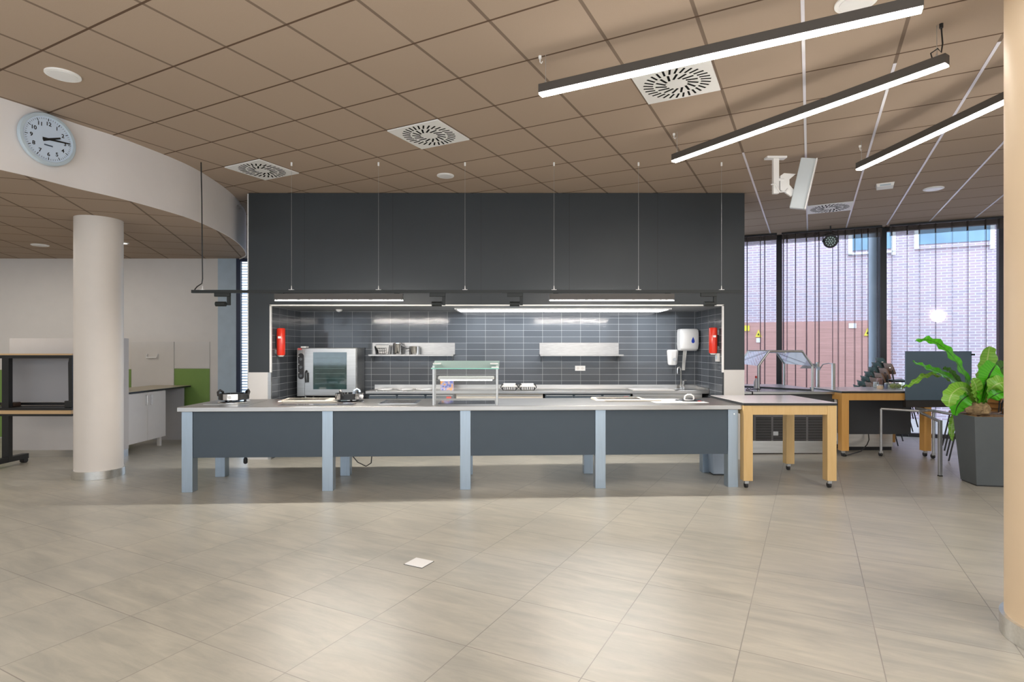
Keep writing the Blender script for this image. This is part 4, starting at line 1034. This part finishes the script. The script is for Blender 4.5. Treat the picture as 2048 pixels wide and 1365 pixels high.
def track_bar(px0, px1, label):
    x0, x1 = XA(px0, YT), XA(px1, YT); t = thing('track_linear_light', label, 'lamp', ((x0+x1)/2, YT, zt0-.1), 0, 'lit bars on the track')
    zb = ZA(602.5, YT)
    MB().box(x0, x1, YT-.02, YT+.02, zb+.010, zt0-.010).build('housing', M['lamp_body'], t)
    MB().box(x0+.004, x1-.004, YT-.012, YT+.012, zb+.004, zb+.010).build('light_strip', M['emit_track'], t)
    for x in (x0+.07, x1-.07): MB().box(x-.03, x+.03, YT-.012, YT+.012, zt0-.010, zt0+.002).build('adapter', M['track'], t)
track_bar(550, 806, 'left lit linear bar under the black track')
track_bar(1099, 1348, 'right lit linear bar under the black track')

# ------------------------------------------------------------------ wheeled tables
def caster(parent, x, y, h, world=False):
    c = MB().box(x-.022, x+.022, y-.014, y+.014, h*.55, h).build('caster', M['alu'], parent, world=world, bevel=.003)
    MB().cyl((x-.013, y+.012, .031), (x+.013, y+.012, .031), .031, n=18).build('wheel', M['blackplastic'], c, smooth=True, world=world)
def wood_table(x0, x1, y0, y1, ztop, label, wood, legs, lw=.1, rz=0):
    t = thing('wheeled_table', label, 'table', ((x0+x1)/2, (y0+y1)/2, 0), rz); a, c = (x1-x0)/2, (y1-y0)/2
    MB().box(-a, a, -c, c, ztop-.030, ztop-.006).build('edge', M['black'], t, world=False)
    MB().box(-a+.002, a-.002, -c+.002, c-.002, ztop-.0055, ztop).build('tabletop', M['tabletop'], t, world=False)
    za = ztop-.031
    for nm, bx in (('apron', (-a+lw, a-lw, -c+.01, -c+.05)), ('apron', (-a+lw, a-lw, c-.05, c-.01)), ('apron', (-a+.01, -a+.05, -c+lw, c-lw)), ('apron', (a-.05, a-.01, -c+lw, c-lw))):
        MB().box(*bx, za-.10, za).build(nm, wood, t, world=False)
    for sx, sy in legs:
        lx_ = -a+.004 if sx < 0 else a-lw-.004; ly = -c+.004 if sy < 0 else c-lw-.004
        MB().box(lx_, lx_+lw, ly, ly+lw, .085, za).build('leg', wood, t, world=False, bevel=.003)
        caster(t, lx_+lw/2, ly+lw/2, .085)
    return t
ALL4 = ((-1, -1), (1, -1), (-1, 1), (1, 1))
wood_table(2.49, 3.50, 6.17, 7.20, .93, 'pale beech table on casters at the right end of the counter', M['wood'], ALL4)
wood_table(4.60, 5.86, 8.0, 8.86, .925, 'orange oak table on casters carrying small jars, behind the tube frame', M['wood_dark'], ALL4, .1)

# ------------------------------------------------------------------ salad bar island behind
YI = 8.22
t = thing('cold_buffet', 'dark buffet island with ventilation grille and glass guard at right', 'buffet', (4.0, YI+.6, 0))
ix0, ix1 = 3.22, XA(1676, YI)
MB().box(ix0, ix1-.02, YI+.04, YI+1.75, .12, .862).build('body', M['dark'], t)
MB().box(ix0+.02, ix1-.03, YI+.02, YI+.06, 0.015, .19).build('plinth', M['steel_light'], t)
MB().box(ix0, ix1+.01, YI-.02, YI+1.8, .864, .9).build('worktop', M['steel_top'], t, bevel=.003)
MB().box(ix1-.03, ix1-.012, YI+.0, YI+.04, .19, .86).build('side_trim', M['white_metal'], t)
gz0, gz1 = ZA(884, YI), ZA(833, YI)
g = MB().box(XA(1508, YI), XA(1660, YI), YI+.025, YI+.04, gz0-.02, gz1+.02).build('grille', simple('grille_grey', (.13, .125, .13), .45, noise=.05), t)
b = MB()
for a0, a1 in ((1513, 1544), (1548, 1579), (1583, 1614), (1618, 1658)):
    for k in range(15):
        z = gz0+.01+k*(gz1-gz0-.02)/15; b.box(XA(a0, YI), XA(a1, YI), YI+.0235, YI+.0255, z, z+.011)
b.build('grille_slots', M['matte'], g)
MB().box(XA(1548, YI), XA(1558, YI), YI+.0225, YI+.024, ZA(872, YI), ZA(864, YI)).build('rating_plate', M['alu'], g)
def arch(xa, xb, y, label=None):
    zt = 1.478; zs = ZA(731, YI+.1)-.012; ins = .15
    return MB().tube([(xa, y, .9), (xa, y, zs), (xa+ins, y, zt), (xb-ins, y, zt), (xb, y, zs), (xb, y, .9)], .018, 10).build('guard_frame', M['steel'], t)
ya, yb = YI+.10, YI+1.55
xa, xb = XA(1517, ya), XA(1625, ya); arch(xa, xb, ya); arch(xa+.30, xb+.28, yb)
zs, ins = ZA(731, ya)-.012, .15
def pane(p, q, name='guard_glass'):
    MB().face([p[0], p[1], q[1], q[0]]).build(name, M['glass_guard'], t)
A0 = [(xa, ya, zs), (xa+ins, ya, 1.478), (xb-ins, ya, 1.478), (xb, ya, zs)]; A1 = [(xa+.30, yb, zs), (xa+.30+ins, yb, 1.478), (xb+.28-ins, yb, 1.478), (xb+.28, yb, zs)]
for k in range(3): pane((A0[k], A0[k+1]), (A1[k], A1[k+1]))
b = MB(); b.cyl(((xa+xb)/2, ya+.0, 1.46), ((xa+xb)/2+.36, yb, 1.46), .014, n=8); b.build('lamp_rail', M['steel'], t)
MB().box(xa+.05, xb-.18, ya+.15, ya+1.0, .9005, .903).build('cold_well', simple('well_steel', (.42, .42, .45), .25, .9), t)
MB().loft([[(xa+.02, ya+.95, .9), (xa+.06, ya+.95, .9), (xa+.06, ya+.95, .925), (xa+.02, ya+.95, .925)], [(xb-.05, ya+.02, .9), (xb-.01, ya+.02, .9), (xb-.01, ya+.02, .925), (xb-.05, ya+.02, .925)]]).build('divider_rail', M['dark'], t)
# second guard: two posts with bowed rail
yp = YI+.32; x1_, x0_ = XA(1677, yp)-.06, XA(1637, YI+1.0)-.05
t2 = thing('tray_guard', 'two steel posts with a bowed rail and glass beside the buffet arch', 'glass guard', (4.8, yp, .9))
q1 = P(1677, 727, 8.28); q0 = P(1637, 725, 9.05)
MB().box(4.62-.0, 4.66, 8.26, 8.30, .9005, ZA(727, 8.28)).build('post', M['steel'], t2, bevel=.003)
MB().box(q0.x-.02, q0.x+.02, 9.05, 9.09, .9005, q0.z).build('post', M['steel'], t2, bevel=.003)
z_ = ZA(729, 8.3)
MB().tube([(q0.x+.02, 9.05, z_-.10), (q0.x+.04, 9.0, z_-.02), (q0.x+.09, 8.9, z_+.0), (4.64, 8.30, z_), ], .008, 8).build('rail', M['steel'], t2, smooth=True)
MB().face([(q0.x-.22, 9.06, z_-.01), (q0.x+.02, 9.06, z_-.01), (q0.x+.02, 9.2, z_-.09), (q0.x-.22, 9.2, z_-.09)]).build('glass', M['glass_guard'], t2)
MB().box(q0.x-.02, q0.x+.02, 9.03, 9.05, z_-.11, z_-.06).build('clamp', M['bluebody'], t2)
# bottle and cable tangle on the island
c = G(1512, 769, .9); c = Vector((3.62, 8.55, .901)); c.x = XA(1512, 8.75); c.y = 8.75
t = thing('squeeze_bottle', 'clear bottle with red cap on the buffet island', 'bottle', c)
MB().lathe([(.03, 0), (.034, .01), (.034, .11), (.015, .15), (.013, .165)], n=18).build('body', simple('clear_plastic', (.62, .62, .66), .2), t, smooth=True, world=False)
MB().lathe([(.015, .166), (.015, .19), (.008, .20)], n=14).build('cap', M['red'], t, smooth=True, world=False)
rnd = random.Random(3); x0 = XA(1492, 8.3); pts = [Vector((x0+k*.022, 8.30+.02*math.sin(k*2.1), .915+.020*abs(math.sin(k*1.7)))) for k in range(11)]
tag(MB().tube([(x0+.05, 8.195, .78), (x0+.05, 8.19, .90)]+[tuple(p) for p in pts], .007, 6).build('tangled_cable', M['black'], smooth=True), 'tangled black cable lying on the left corner of the buffet', 'cable')

# dark cupboard below the oak table
t = thing('mobile_cupboard', 'dark grey cupboard with steel kick plate under the oak table', 'cupboard', (5.2, 8.6, 0))
ux0, ux1 = XA(1684, 8.5), XA(1822, 8.5)
MB().box(ux0, ux1, 8.5, 8.95, ZA(869, 8.5), .78).build('body', M['dark'], t, bevel=.003)
MB().box(XA(1694, 8.5), XA(1788, 8.5), 8.53, 8.90, ZA(894, 8.53), ZA(869, 8.5)-.001).build('kick_plate', M['steel_light'], t)
MB().box(ux0+.05, ux1-.25, 8.56, 8.88, 0, ZA(894, 8.53)-.001).build('foot_block', M['black'], t)
b = MB(); tag(b.tube([P(1737, 869, 8.46), P(1738, 880, 8.46), P(1734, 890, 8.42), Vector((XA(1722, 8.3), 8.3, .03)), Vector((XA(1705, 8.2), 8.2, .012)), Vector((XA(1690, 8.05), 8.05, .012))], .007, 8).cyl((XA(1692, 8.05), 8.05, .016), (XA(1686, 8.05), 8.05, .016), .016, n=10).build('power_lead', M['black'], smooth=True), 'black power lead with plug trailing on floor below dark cupboard', 'cable')

# jars and fruit on the oak table
def put(px, py): return G(px, py, .925)
def jar(px, py, r, h, mat, label, cat, name, lidmat=None):
    c = put(px, py); t = thing(name, label, cat, (c.x, c.y, .9255))
    MB().lathe([(r*.9, 0), (r, .008), (r, h*.8), (r*.92, h), (r*.85, h), (r*.85, h*.85), (.001, h*.84)], n=20).build('body', mat, t, smooth=True, world=False)
    MB().lathe([(r*.95, h+.001), (r*.95, h+.012), (.001, h+.014)], n=20).build('lid', lidmat or M['alu'], t, smooth=True, world=False)
jar(1752, 776, .038, .075, simple('blue_pattern', (.45, .52, .68), .3, noise=.5, scale=40), 'blue patterned pot, leftmost of the small jars on the oak table', 'jar', 'storage_jar')
jar(1760, 778.5, .042, .05, M['cream'], 'low cream jar in front of the brown candle jar', 'jar', 'storage_jar')
jar(1759, 774, .042, .115, M['pinkbrown'], 'brown glass candle jar behind the low cream jar', 'jar', 'candle_jar', simple('pink_lid', (.65, .42, .42), .4))
jar(1772, 778, .022, .07, simple('dark_blue_glass', (.16, .19, .28), .2), 'slim dark bottle between cream jar and fruit bowl', 'jar', 'storage_jar')
c = put(1790, 778); t = thing('fruit_bowl', 'clear oblong bowl holding limes on the oak table', 'bowl', (c.x, c.y, .9255))
MB().loft([[(s*q*.098, r*q*.06, z) for s, r in ((-1, -1), (1, -1), (1, 1), (-1, 1))] for q, z in ((.85, 0), (1.05, .09))], cap=False).build('side', glassmat('bowl_glass', (.93, .96, .85), .3, .15, (.8, .85, .6)), t, world=False)
MB().box(-.083, .083, -.05, .05, 0, .003).build('base', M['glass_guard'], t, world=False)
for k, (dx, dy, dz) in enumerate(((-.05, -.015, .038), (.05, -.012, .038), (0.0, .012, .040))):
    b = MB(); b.lathe([(.001, -.033), (.018, -.028), (.032, -.008), (.032, .010), (.020, .026), (.001, .032)], (c.x+dx, c.y+dy, .9255+dz), n=16)
    tag(b.build('lime', M['lime'], smooth=True), ['left lime in the clear bowl', 'right lime in the clear bowl', 'rear lime in the clear bowl'][k]+' on the oak table', 'lime', 'limes in the bowl')
c = put(1812, 775); c.x = min(c.x, 5.80)
t = thing('small_dish', 'small pale dish right of the fruit bowl', 'dish', (c.x, c.y, .9255))
MB().lathe([(.03, 0), (.06, .03), (.055, .03), (.001, .006)], n=24).build('dish_body', M['panelwhite'], t, smooth=True, world=False)
tag(MB().box(XA(1640, 9.2), XA(1728, 9.2), 9.05, 9.16, .901, .935).box(XA(1640, 9.2), XA(1728, 9.2), 9.04, 9.05, .901, .95).build('steel_rail_tray', M['alu'], bevel=.003), 'flat grey steel rail lying behind the oak table top', 'rail') if False else None

# ------------------------------------------------------------------ stacked chairs
def make_chair(label, seatmat, loc, rz, group):
    t = thing('stacking_chair', label, 'chair', loc, rz, group)
    # local: faces +x
    n = 10; ring0, ring1 = [], []
    b = MB()
    def backpt(u, v, o):     # u -1..1 across, v 0..1 up
        x = -.20-.06*v-.05*(1-u*u)*1.0+.05+o; return Vector((x, u*.20*(1-.10*abs(v-.5)), .66+v*.17))
    rings = []
    for v in (0, .12, .5, .88, 1):
        w = .94 if v in (0, 1) else 1.0
        rings.append([backpt(u*w, v, 0) for u in [-1+2*i/n for i in range(n+1)]]+[backpt(u*w, v, .014) for u in [1-2*i/n for i in range(n+1)]])
    b.loft(rings); b.build('backrest', seatmat, t, smooth=True, world=False)
    b = MB(); rings = []
    for v in (.02, .12, .5, .88, .98):
        w = .94 if v in (.02, .98) else 1.0
        rings.append([backpt(u*w*.995, v, .0145) for u in [-1+2*i/n for i in range(n+1)]]+[backpt(u*w*.995, v, .021) for u in [1-2*i/n for i in range(n+1)]])
    b.loft(rings); b.build('back_facing', M['chair_edge'] if seatmat is M['chair_tan'] else M['chair_front_green'], t, smooth=True, world=False)
    b = MB(); rings = []
    for x, dz in ((-.17, .02), (-.08, 0), (.08, 0), (.18, .012), (.22, -.015)):
        w = .205 if x < .2 else .19
        rings.append([Vector((x, y, .455+dz-.012*(1-(y/.2)**2)+o)) for o, ys in ((0, [-w+2*w*i/6 for i in range(7)]), (.012, [w-2*w*i/6 for i in range(7)])) for y in ys])
    b.loft(rings); b.build('seat', seatmat, t, smooth=True, world=False)
    for s in (-1, 1):
        MB().tube([(-.165, s*.175, .82-.05), (-.185, s*.18, .70), (-.15, s*.185, .46), (-.27, s*.235, .008)], .0095, 6).build('leg', M['black'], t, smooth=True, world=False)
        MB().tube([(-.14, s*.185, .446), (.15, s*.185, .446), (.185, s*.195, .42), (.27, s*.235, .008)], .0095, 6).build('leg', M['black'], t, smooth=True, world=False)
        MB().cyl((-.222, s*.15, .76), (-.192, s*.15, .76), .013, n=10).build('screw_cap', M['chrome'], t, world=False)
    return t
ords = ['lowest', 'second from the bottom', 'third from the bottom', 'fourth from the bottom', 'fifth from the bottom', 'sixth from the bottom', 'seventh from the bottom', 'eighth from the bottom']
def stack(n, x, y, rz, mat, colour, where, group, dx=.042, dz=.072):
    root = None
    for k in range(n):
        lab = '%s chair in the stack %s, %s' % (colour, where, 'topmost' if k == n-1 else ords[k])
        loc = (x+math.cos(rz)*dx*k, y+math.sin(rz)*dx*k, dz*k)
        if root is None: root = make_chair(lab, mat, loc, rz, group)
        else: dup(root, loc, rz, lab, group)
RZ = math.radians(-16)
stack(8, 5.95, 9.60, RZ, M['chair_green'], 'dark green', 'left of the taupe chairs', 'stacked green chairs', .055, .0766)
stack(7, 5.81, 9.20, math.radians(-20), M['chair_tan'], 'taupe', 'left of the dark board', 'stacked taupe chairs', .065, .0758)
stack(4, 6.18, 7.55, math.radians(-160), M['chair_tan'], 'taupe', 'behind the planter', 'stacked chairs behind the planter')

# ------------------------------------------------------------------ flip-top table
t = thing('flip_top_table', 'folded flip-top table, dark blue grey board upright on silver tube legs', 'table', (5.6, 8.0, 0))
yb = 7.95
bx0, bx1 = XA(1812, yb), XA(1946, yb); bz1, bz0 = ZA(703, yb), .80
b = MB(); b.loft([[(bx0, yb, bz0), (bx1, yb+.02, bz0), (bx1, yb+.045, bz0), (bx0, yb+.025, bz0)], [(bx0, yb+.0, bz1), (bx1, yb+.02, bz1), (bx1, yb+.045, bz1), (bx0, yb+.025, bz1)]]); b.build('tabletop', M['bluedark'], t, bevel=.003)
MB().box(bx1-.01, bx1+.03, yb+.0, yb+.03, bz1-.06, bz1-.035).build('catch', M['black'], t)
MB().box(bx0+.02, bx1-.05, yb+.03, yb+.10, .70, .81).build('pivot_beam', simple('dark_beam', (.03, .025, .022), .5), t)
pA = Vector((XA(1762, 8.06), 8.06, 0)); zA = ZA(818, 8.06); eA = P(1838, 825, 7.75)
legA = MB().tube([(pA.x, pA.y, .075), (pA.x, pA.y, zA)], .017, 10).build('leg', M['alu'], t, smooth=True); caster(t, pA.x, pA.y, .078, True)
MB().tube([(pA.x, pA.y, zA), (eA.x, eA.y, zA)], .017, 10).build('side_rail', M['alu'], t, smooth=True)
pC = Vector((XA(1867, 7.9), 7.9, 0)); zC_ = ZA(826, 7.9)
MB().tube([(pC.x, pC.y, .075), (pC.x, pC.y, zC_+.01)], .017, 10).build('leg', M['alu'], t, smooth=True); caster(t, pC.x, pC.y, .078, True)
MB().tube([P(1831, 817, 8.0), P(1868, 822.5, 7.7), P(1910, 830, 7.35)], .017, 10).build('side_rail', M['alu'], t, smooth=True)
pB = Vector((XA(1880, 6.80), 6.80, 0)); zB = ZA(841, 6.80)
MB().box(pB.x-.018, pB.x+.018, pB.y-.018, pB.y+.018, 0.012, zB).build('leg', M['alu'], t, bevel=.003)
MB().box(pB.x-.019, pB.x+.019, pB.y-.019, pB.y+.019, 0, .012).build('foot_cap', M['black'], t)
MB().tube([(pB.x-.0, pB.y, zB-.017), (pB.x+.45, pB.y+.95, zB-.017)], .018, 8).build('side_rail', M['alu'], t, smooth=True)
MB().tube([(eA.x, eA.y, zA), (pC.x-.02, pC.y-.05, zA-.002)], .014, 8).build('joint_bar', M['alu'], t, smooth=True)

# ------------------------------------------------------------------ planter and fern
top = [Vector((5.0, 6.2, .775)), Vector((5.07, 6.60, .775))]
e1 = (top[1]-top[0]); per = Vector((e1.y, -e1.x, 0)).normalized()*.46
tp = [top[0], top[0]+per, top[1]+per, top[1]]
bt0, bt1 = Vector((5.103, 6.30, .012)), Vector((5.16, 6.60, .012)); e2 = bt1-bt0; per2 = Vector((e2.y, -e2.x, 0)).normalized()*.34
bt = [bt0, bt0+per2, bt1+per2, bt1]
pc_ = sum(tp, Vector())/4
t = thing('planter', 'tall tapered anthracite planter at right edge beside the column', 'planter', (pc_.x, pc_.y, 0))
inn = [pc_+(p-pc_)*.93 for p in tp]
b = MB(); b.loft([bt, tp, inn, [p-Vector((0, 0, .04)) for p in inn]]); b.build('pot', M['planter'], t, bevel=.004)
b = MB(); b.prism([(p.x, p.y) for p in [pc_+(q-bt[0]*0-Vector((0, 0, 0))-pc_)*.95 for q in bt]], 0, .012); b.build('foot', M['black'], t)
b = MB(); rnd = random.Random(5)
res = 12; rows = []
for i in range(res+1):
    rows.append([inn[0].lerp(inn[1], j/res).lerp(inn[3].lerp(inn[2], j/res), i/res)+Vector((0, 0, -.018+rnd.random()*.018)) for j in range(res+1)])
b.loft(rows, cap=False, closed=False); b.build('soil', M['soil'], t)
fb = Vector((XA(1955, 6.42), 6.42, .78))
T = thing('birds_nest_fern', 'bright green broad leaved fern growing in the anthracite planter', 'plant', fb)
b = MB(); rr = []
for z, r in ((-.005, .085), (.02, .115), (.06, .12), (.10, .10), (.135, .06)):
    rr.append([fb+Vector((math.cos(a)*r*(.8+.4*rnd.random()), math.sin(a)*r*(.8+.4*rnd.random()), z)) for a in [i*2*PI/18 for i in range(18)]])
b.loft(rr); b.build('root_ball', M['root'], T)
def frond(pts, width, mat, wav=.012, hint=(0, -.75, .65), blunt=2.6, nseg=30):
    pts = [Vector(p) for p in pts]; sp = []
    for i in range(len(pts)-1):
        p0, p1, p2, p3 = pts[max(i-1, 0)], pts[i], pts[i+1], pts[min(i+2, len(pts)-1)]
        k = max(3, nseg//(len(pts)-1))
        for j in range(k):
            u = j/k; sp.append(.5*((2*p1)+(p2-p0)*u+(2*p0-5*p1+4*p2-p3)*u*u+(3*p1-p0-3*p2+p3)*u**3))
    sp.append(pts[-1]); n = len(sp); bm = bmesh.new(); uvl = bm.loops.layers.uv.new('UVMap'); hint = Vector(hint).normalized(); rows = []
    ph = random.random()*6
    for i, p in enumerate(sp):
        v = i/(n-1); tg = (sp[min(i+1, n-1)]-sp[max(i-1, 0)]).normalized(); c = tg.cross(hint)
        c = c.normalized() if c.length > 1e-4 else Vector((1, 0, 0)); nn = c.cross(tg).normalized()
        w = width/2*(min(1, .18+v*2.0) if v < .45 else max(0.03, (1-((v-.45)/.56)**blunt)))
        row = []
        for u in (-1, -.5, 0, .5, 1):
            ru = wav*abs(u)**2*math.sin(v*44+ph+(1.5 if u > 0 else 0)); row.append((bm.verts.new(p+c*w*u*(1+.10*math.sin(v*38+ph+u)*abs(u))+nn*(ru+.16*w*abs(u))), (u*.5+.5, v)))
        rows.append(row)
    for i in range(n-1):
        for j in range(4):
            q = (rows[i][j], rows[i][j+1], rows[i+1][j+1], rows[i+1][j]); f = bm.faces.new([a[0] for a in q]); f.smooth = True
            for l, a in zip(f.loops, q): l[uvl].uv = a[1]
    bm.transform(BASIS[T].inverted()); me = bpy.data.meshes.new('frond'); bm.to_mesh(me); bm.free(); me.materials.append(mat)
    o = bpy.data.objects.new('frond', me); COL.objects.link(o); o.parent = T; return o
s0 = fb+Vector((0, 0, .10))
def fp(px, py, dy=0): return P(px, py, 6.42+dy)
S = fp(1950, 806)
frond([S, fp(1940, 775, -.03), fp(1922, 738, -.06), fp(1900, 708, -.08), fp(1876, 688, -.06), fp(1852, 680, -.02), fp(1831, 683, .05)], .135, M['leafA'], .018)
frond([S, fp(1930, 785, .05), fp(1900, 757, .1), fp(1872, 743, .12), fp(1850, 735, .12), fp(1825, 723, .1)], .15, M['leafA'], .012, (.2, -.6, .75))
frond([S, fp(1915, 770, .22), fp(1880, 752, .28), fp(1850, 752, .3), fp(1825, 768, .3), fp(1806, 776, .28)], .075, M['leafB'], .02, (0, -.5, .85))
frond([S, fp(1938, 782, -.12), fp(1922, 776, -.2), fp(1906, 786, -.24), fp(1899, 800, -.25), fp(1898, 814, -.24)], .15, M['leafB'], .008, (-.6, -.75, .3), 5)
frond([S, fp(1940, 792, -.02), fp(1925, 800, .0), fp(1914, 815, .06), fp(1910, 832, .1)], .18, M['leafA'], .008, (-.3, -.85, .3))
frond([S, fp(1962, 785, .12), fp(1968, 755, .16), fp(1974, 722, .17), fp(1979, 693, .15)], .20, M['leafB'], .010, (0, -1, .1), 7)
frond([fp(1962, 806, -.05), fp(1967, 785, -.12), fp(1973, 765, -.17), fp(1981, 746, -.19), fp(1992, 730, -.17)], .30, M['leafA'], .006, (.1, -1, .15), 5)
frond([fp(1966, 806, -.06), fp(1976, 785, -.16), fp(1990, 771, -.22), fp(2008, 766, -.25), fp(2030, 772, -.25)], .18, M['leafB'], .008, (.3, -.8, .5))
frond([fp(1966, 806, -.06), fp(1982, 795, -.14), fp(1998, 787, -.18), fp(2020, 783, -.18)], .13, M['leafA'], .008, (.3, -.8, .5))
frond([fp(1956, 806, -.05), fp(1954, 785, -.16), fp(1950, 768, -.22), fp(1944, 757, -.24)], .15, M['leafB'], .008, (-.1, -1, .2))
frond([S, fp(1925, 775, .2), fp(1908, 752, .25), fp(1896, 740, .26), fp(1885, 738, .26)], .10, M['leafC'], .012)
frond([S, fp(1985, 760, .2), fp(2002, 738, .25), fp(2025, 728, .25)], .2, M['leafC'], .012, (0, -1, .2))
frond([fp(1925, 812, .25), fp(1912, 825, .27), fp(1905, 845, .27), fp(1903, 865, .27), fp(1905, 883, .27)], .07, M['leafB'], .01, (-.6, -.8, 0))

# ------------------------------------------------------------------ light
W = bpy.data.worlds.new('daylight'); SC.world = W; W.use_nodes = True
bg = W.node_tree.nodes['Background']; bg.inputs[0].default_value = (.74, .86, 1.0, 1); bg.inputs[1].default_value = 3.3
def area(name, loc, rot, sx, sy, power, col):
    l = bpy.data.lights.new(name, 'AREA'); l.shape = 'RECTANGLE'; l.size = sx; l.size_y = sy; l.energy = power; l.color = col
    o = bpy.data.objects.new(name, l); COL.objects.link(o); o.location = loc; o.rotation_euler = rot; return o
# added area lights for fill, not fittings of the hall
area('fill_light', (-2.5, -1.0, 3.55), (0, 0, 0), 5, 4, 210, (1, .95, .88))
area('fill_light', (4.5, -1.0, 3.55), (0, 0, 0), 5, 4, 300, (1, .95, .88))
area('ceiling_fill_light', (0, -1.6, .35), (PI, 0, 0), 13, 6.4, 330, (1, .96, .90))  # added upward fill that evens out the ceiling
area('fill_light', (-7.5, 6.5, 3.0), (0, 0, 0), 2.5, 4, 60, (1, .93, .84))

cam = bpy.data.cameras.new('camera'); co = bpy.data.objects.new('camera', cam); COL.objects.link(co)
co.location = (0, 0, EYE); co.rotation_euler = (PI/2, 0, 0)
cam.sensor_width = 36; cam.lens = F/2048*36; cam.shift_y = (CY-682.5)/2048; cam.clip_start = .05; cam.clip_end = 200
SC.camera = co
SC.view_settings.view_transform = 'Standard'
SC.view_settings.exposure = 0.1
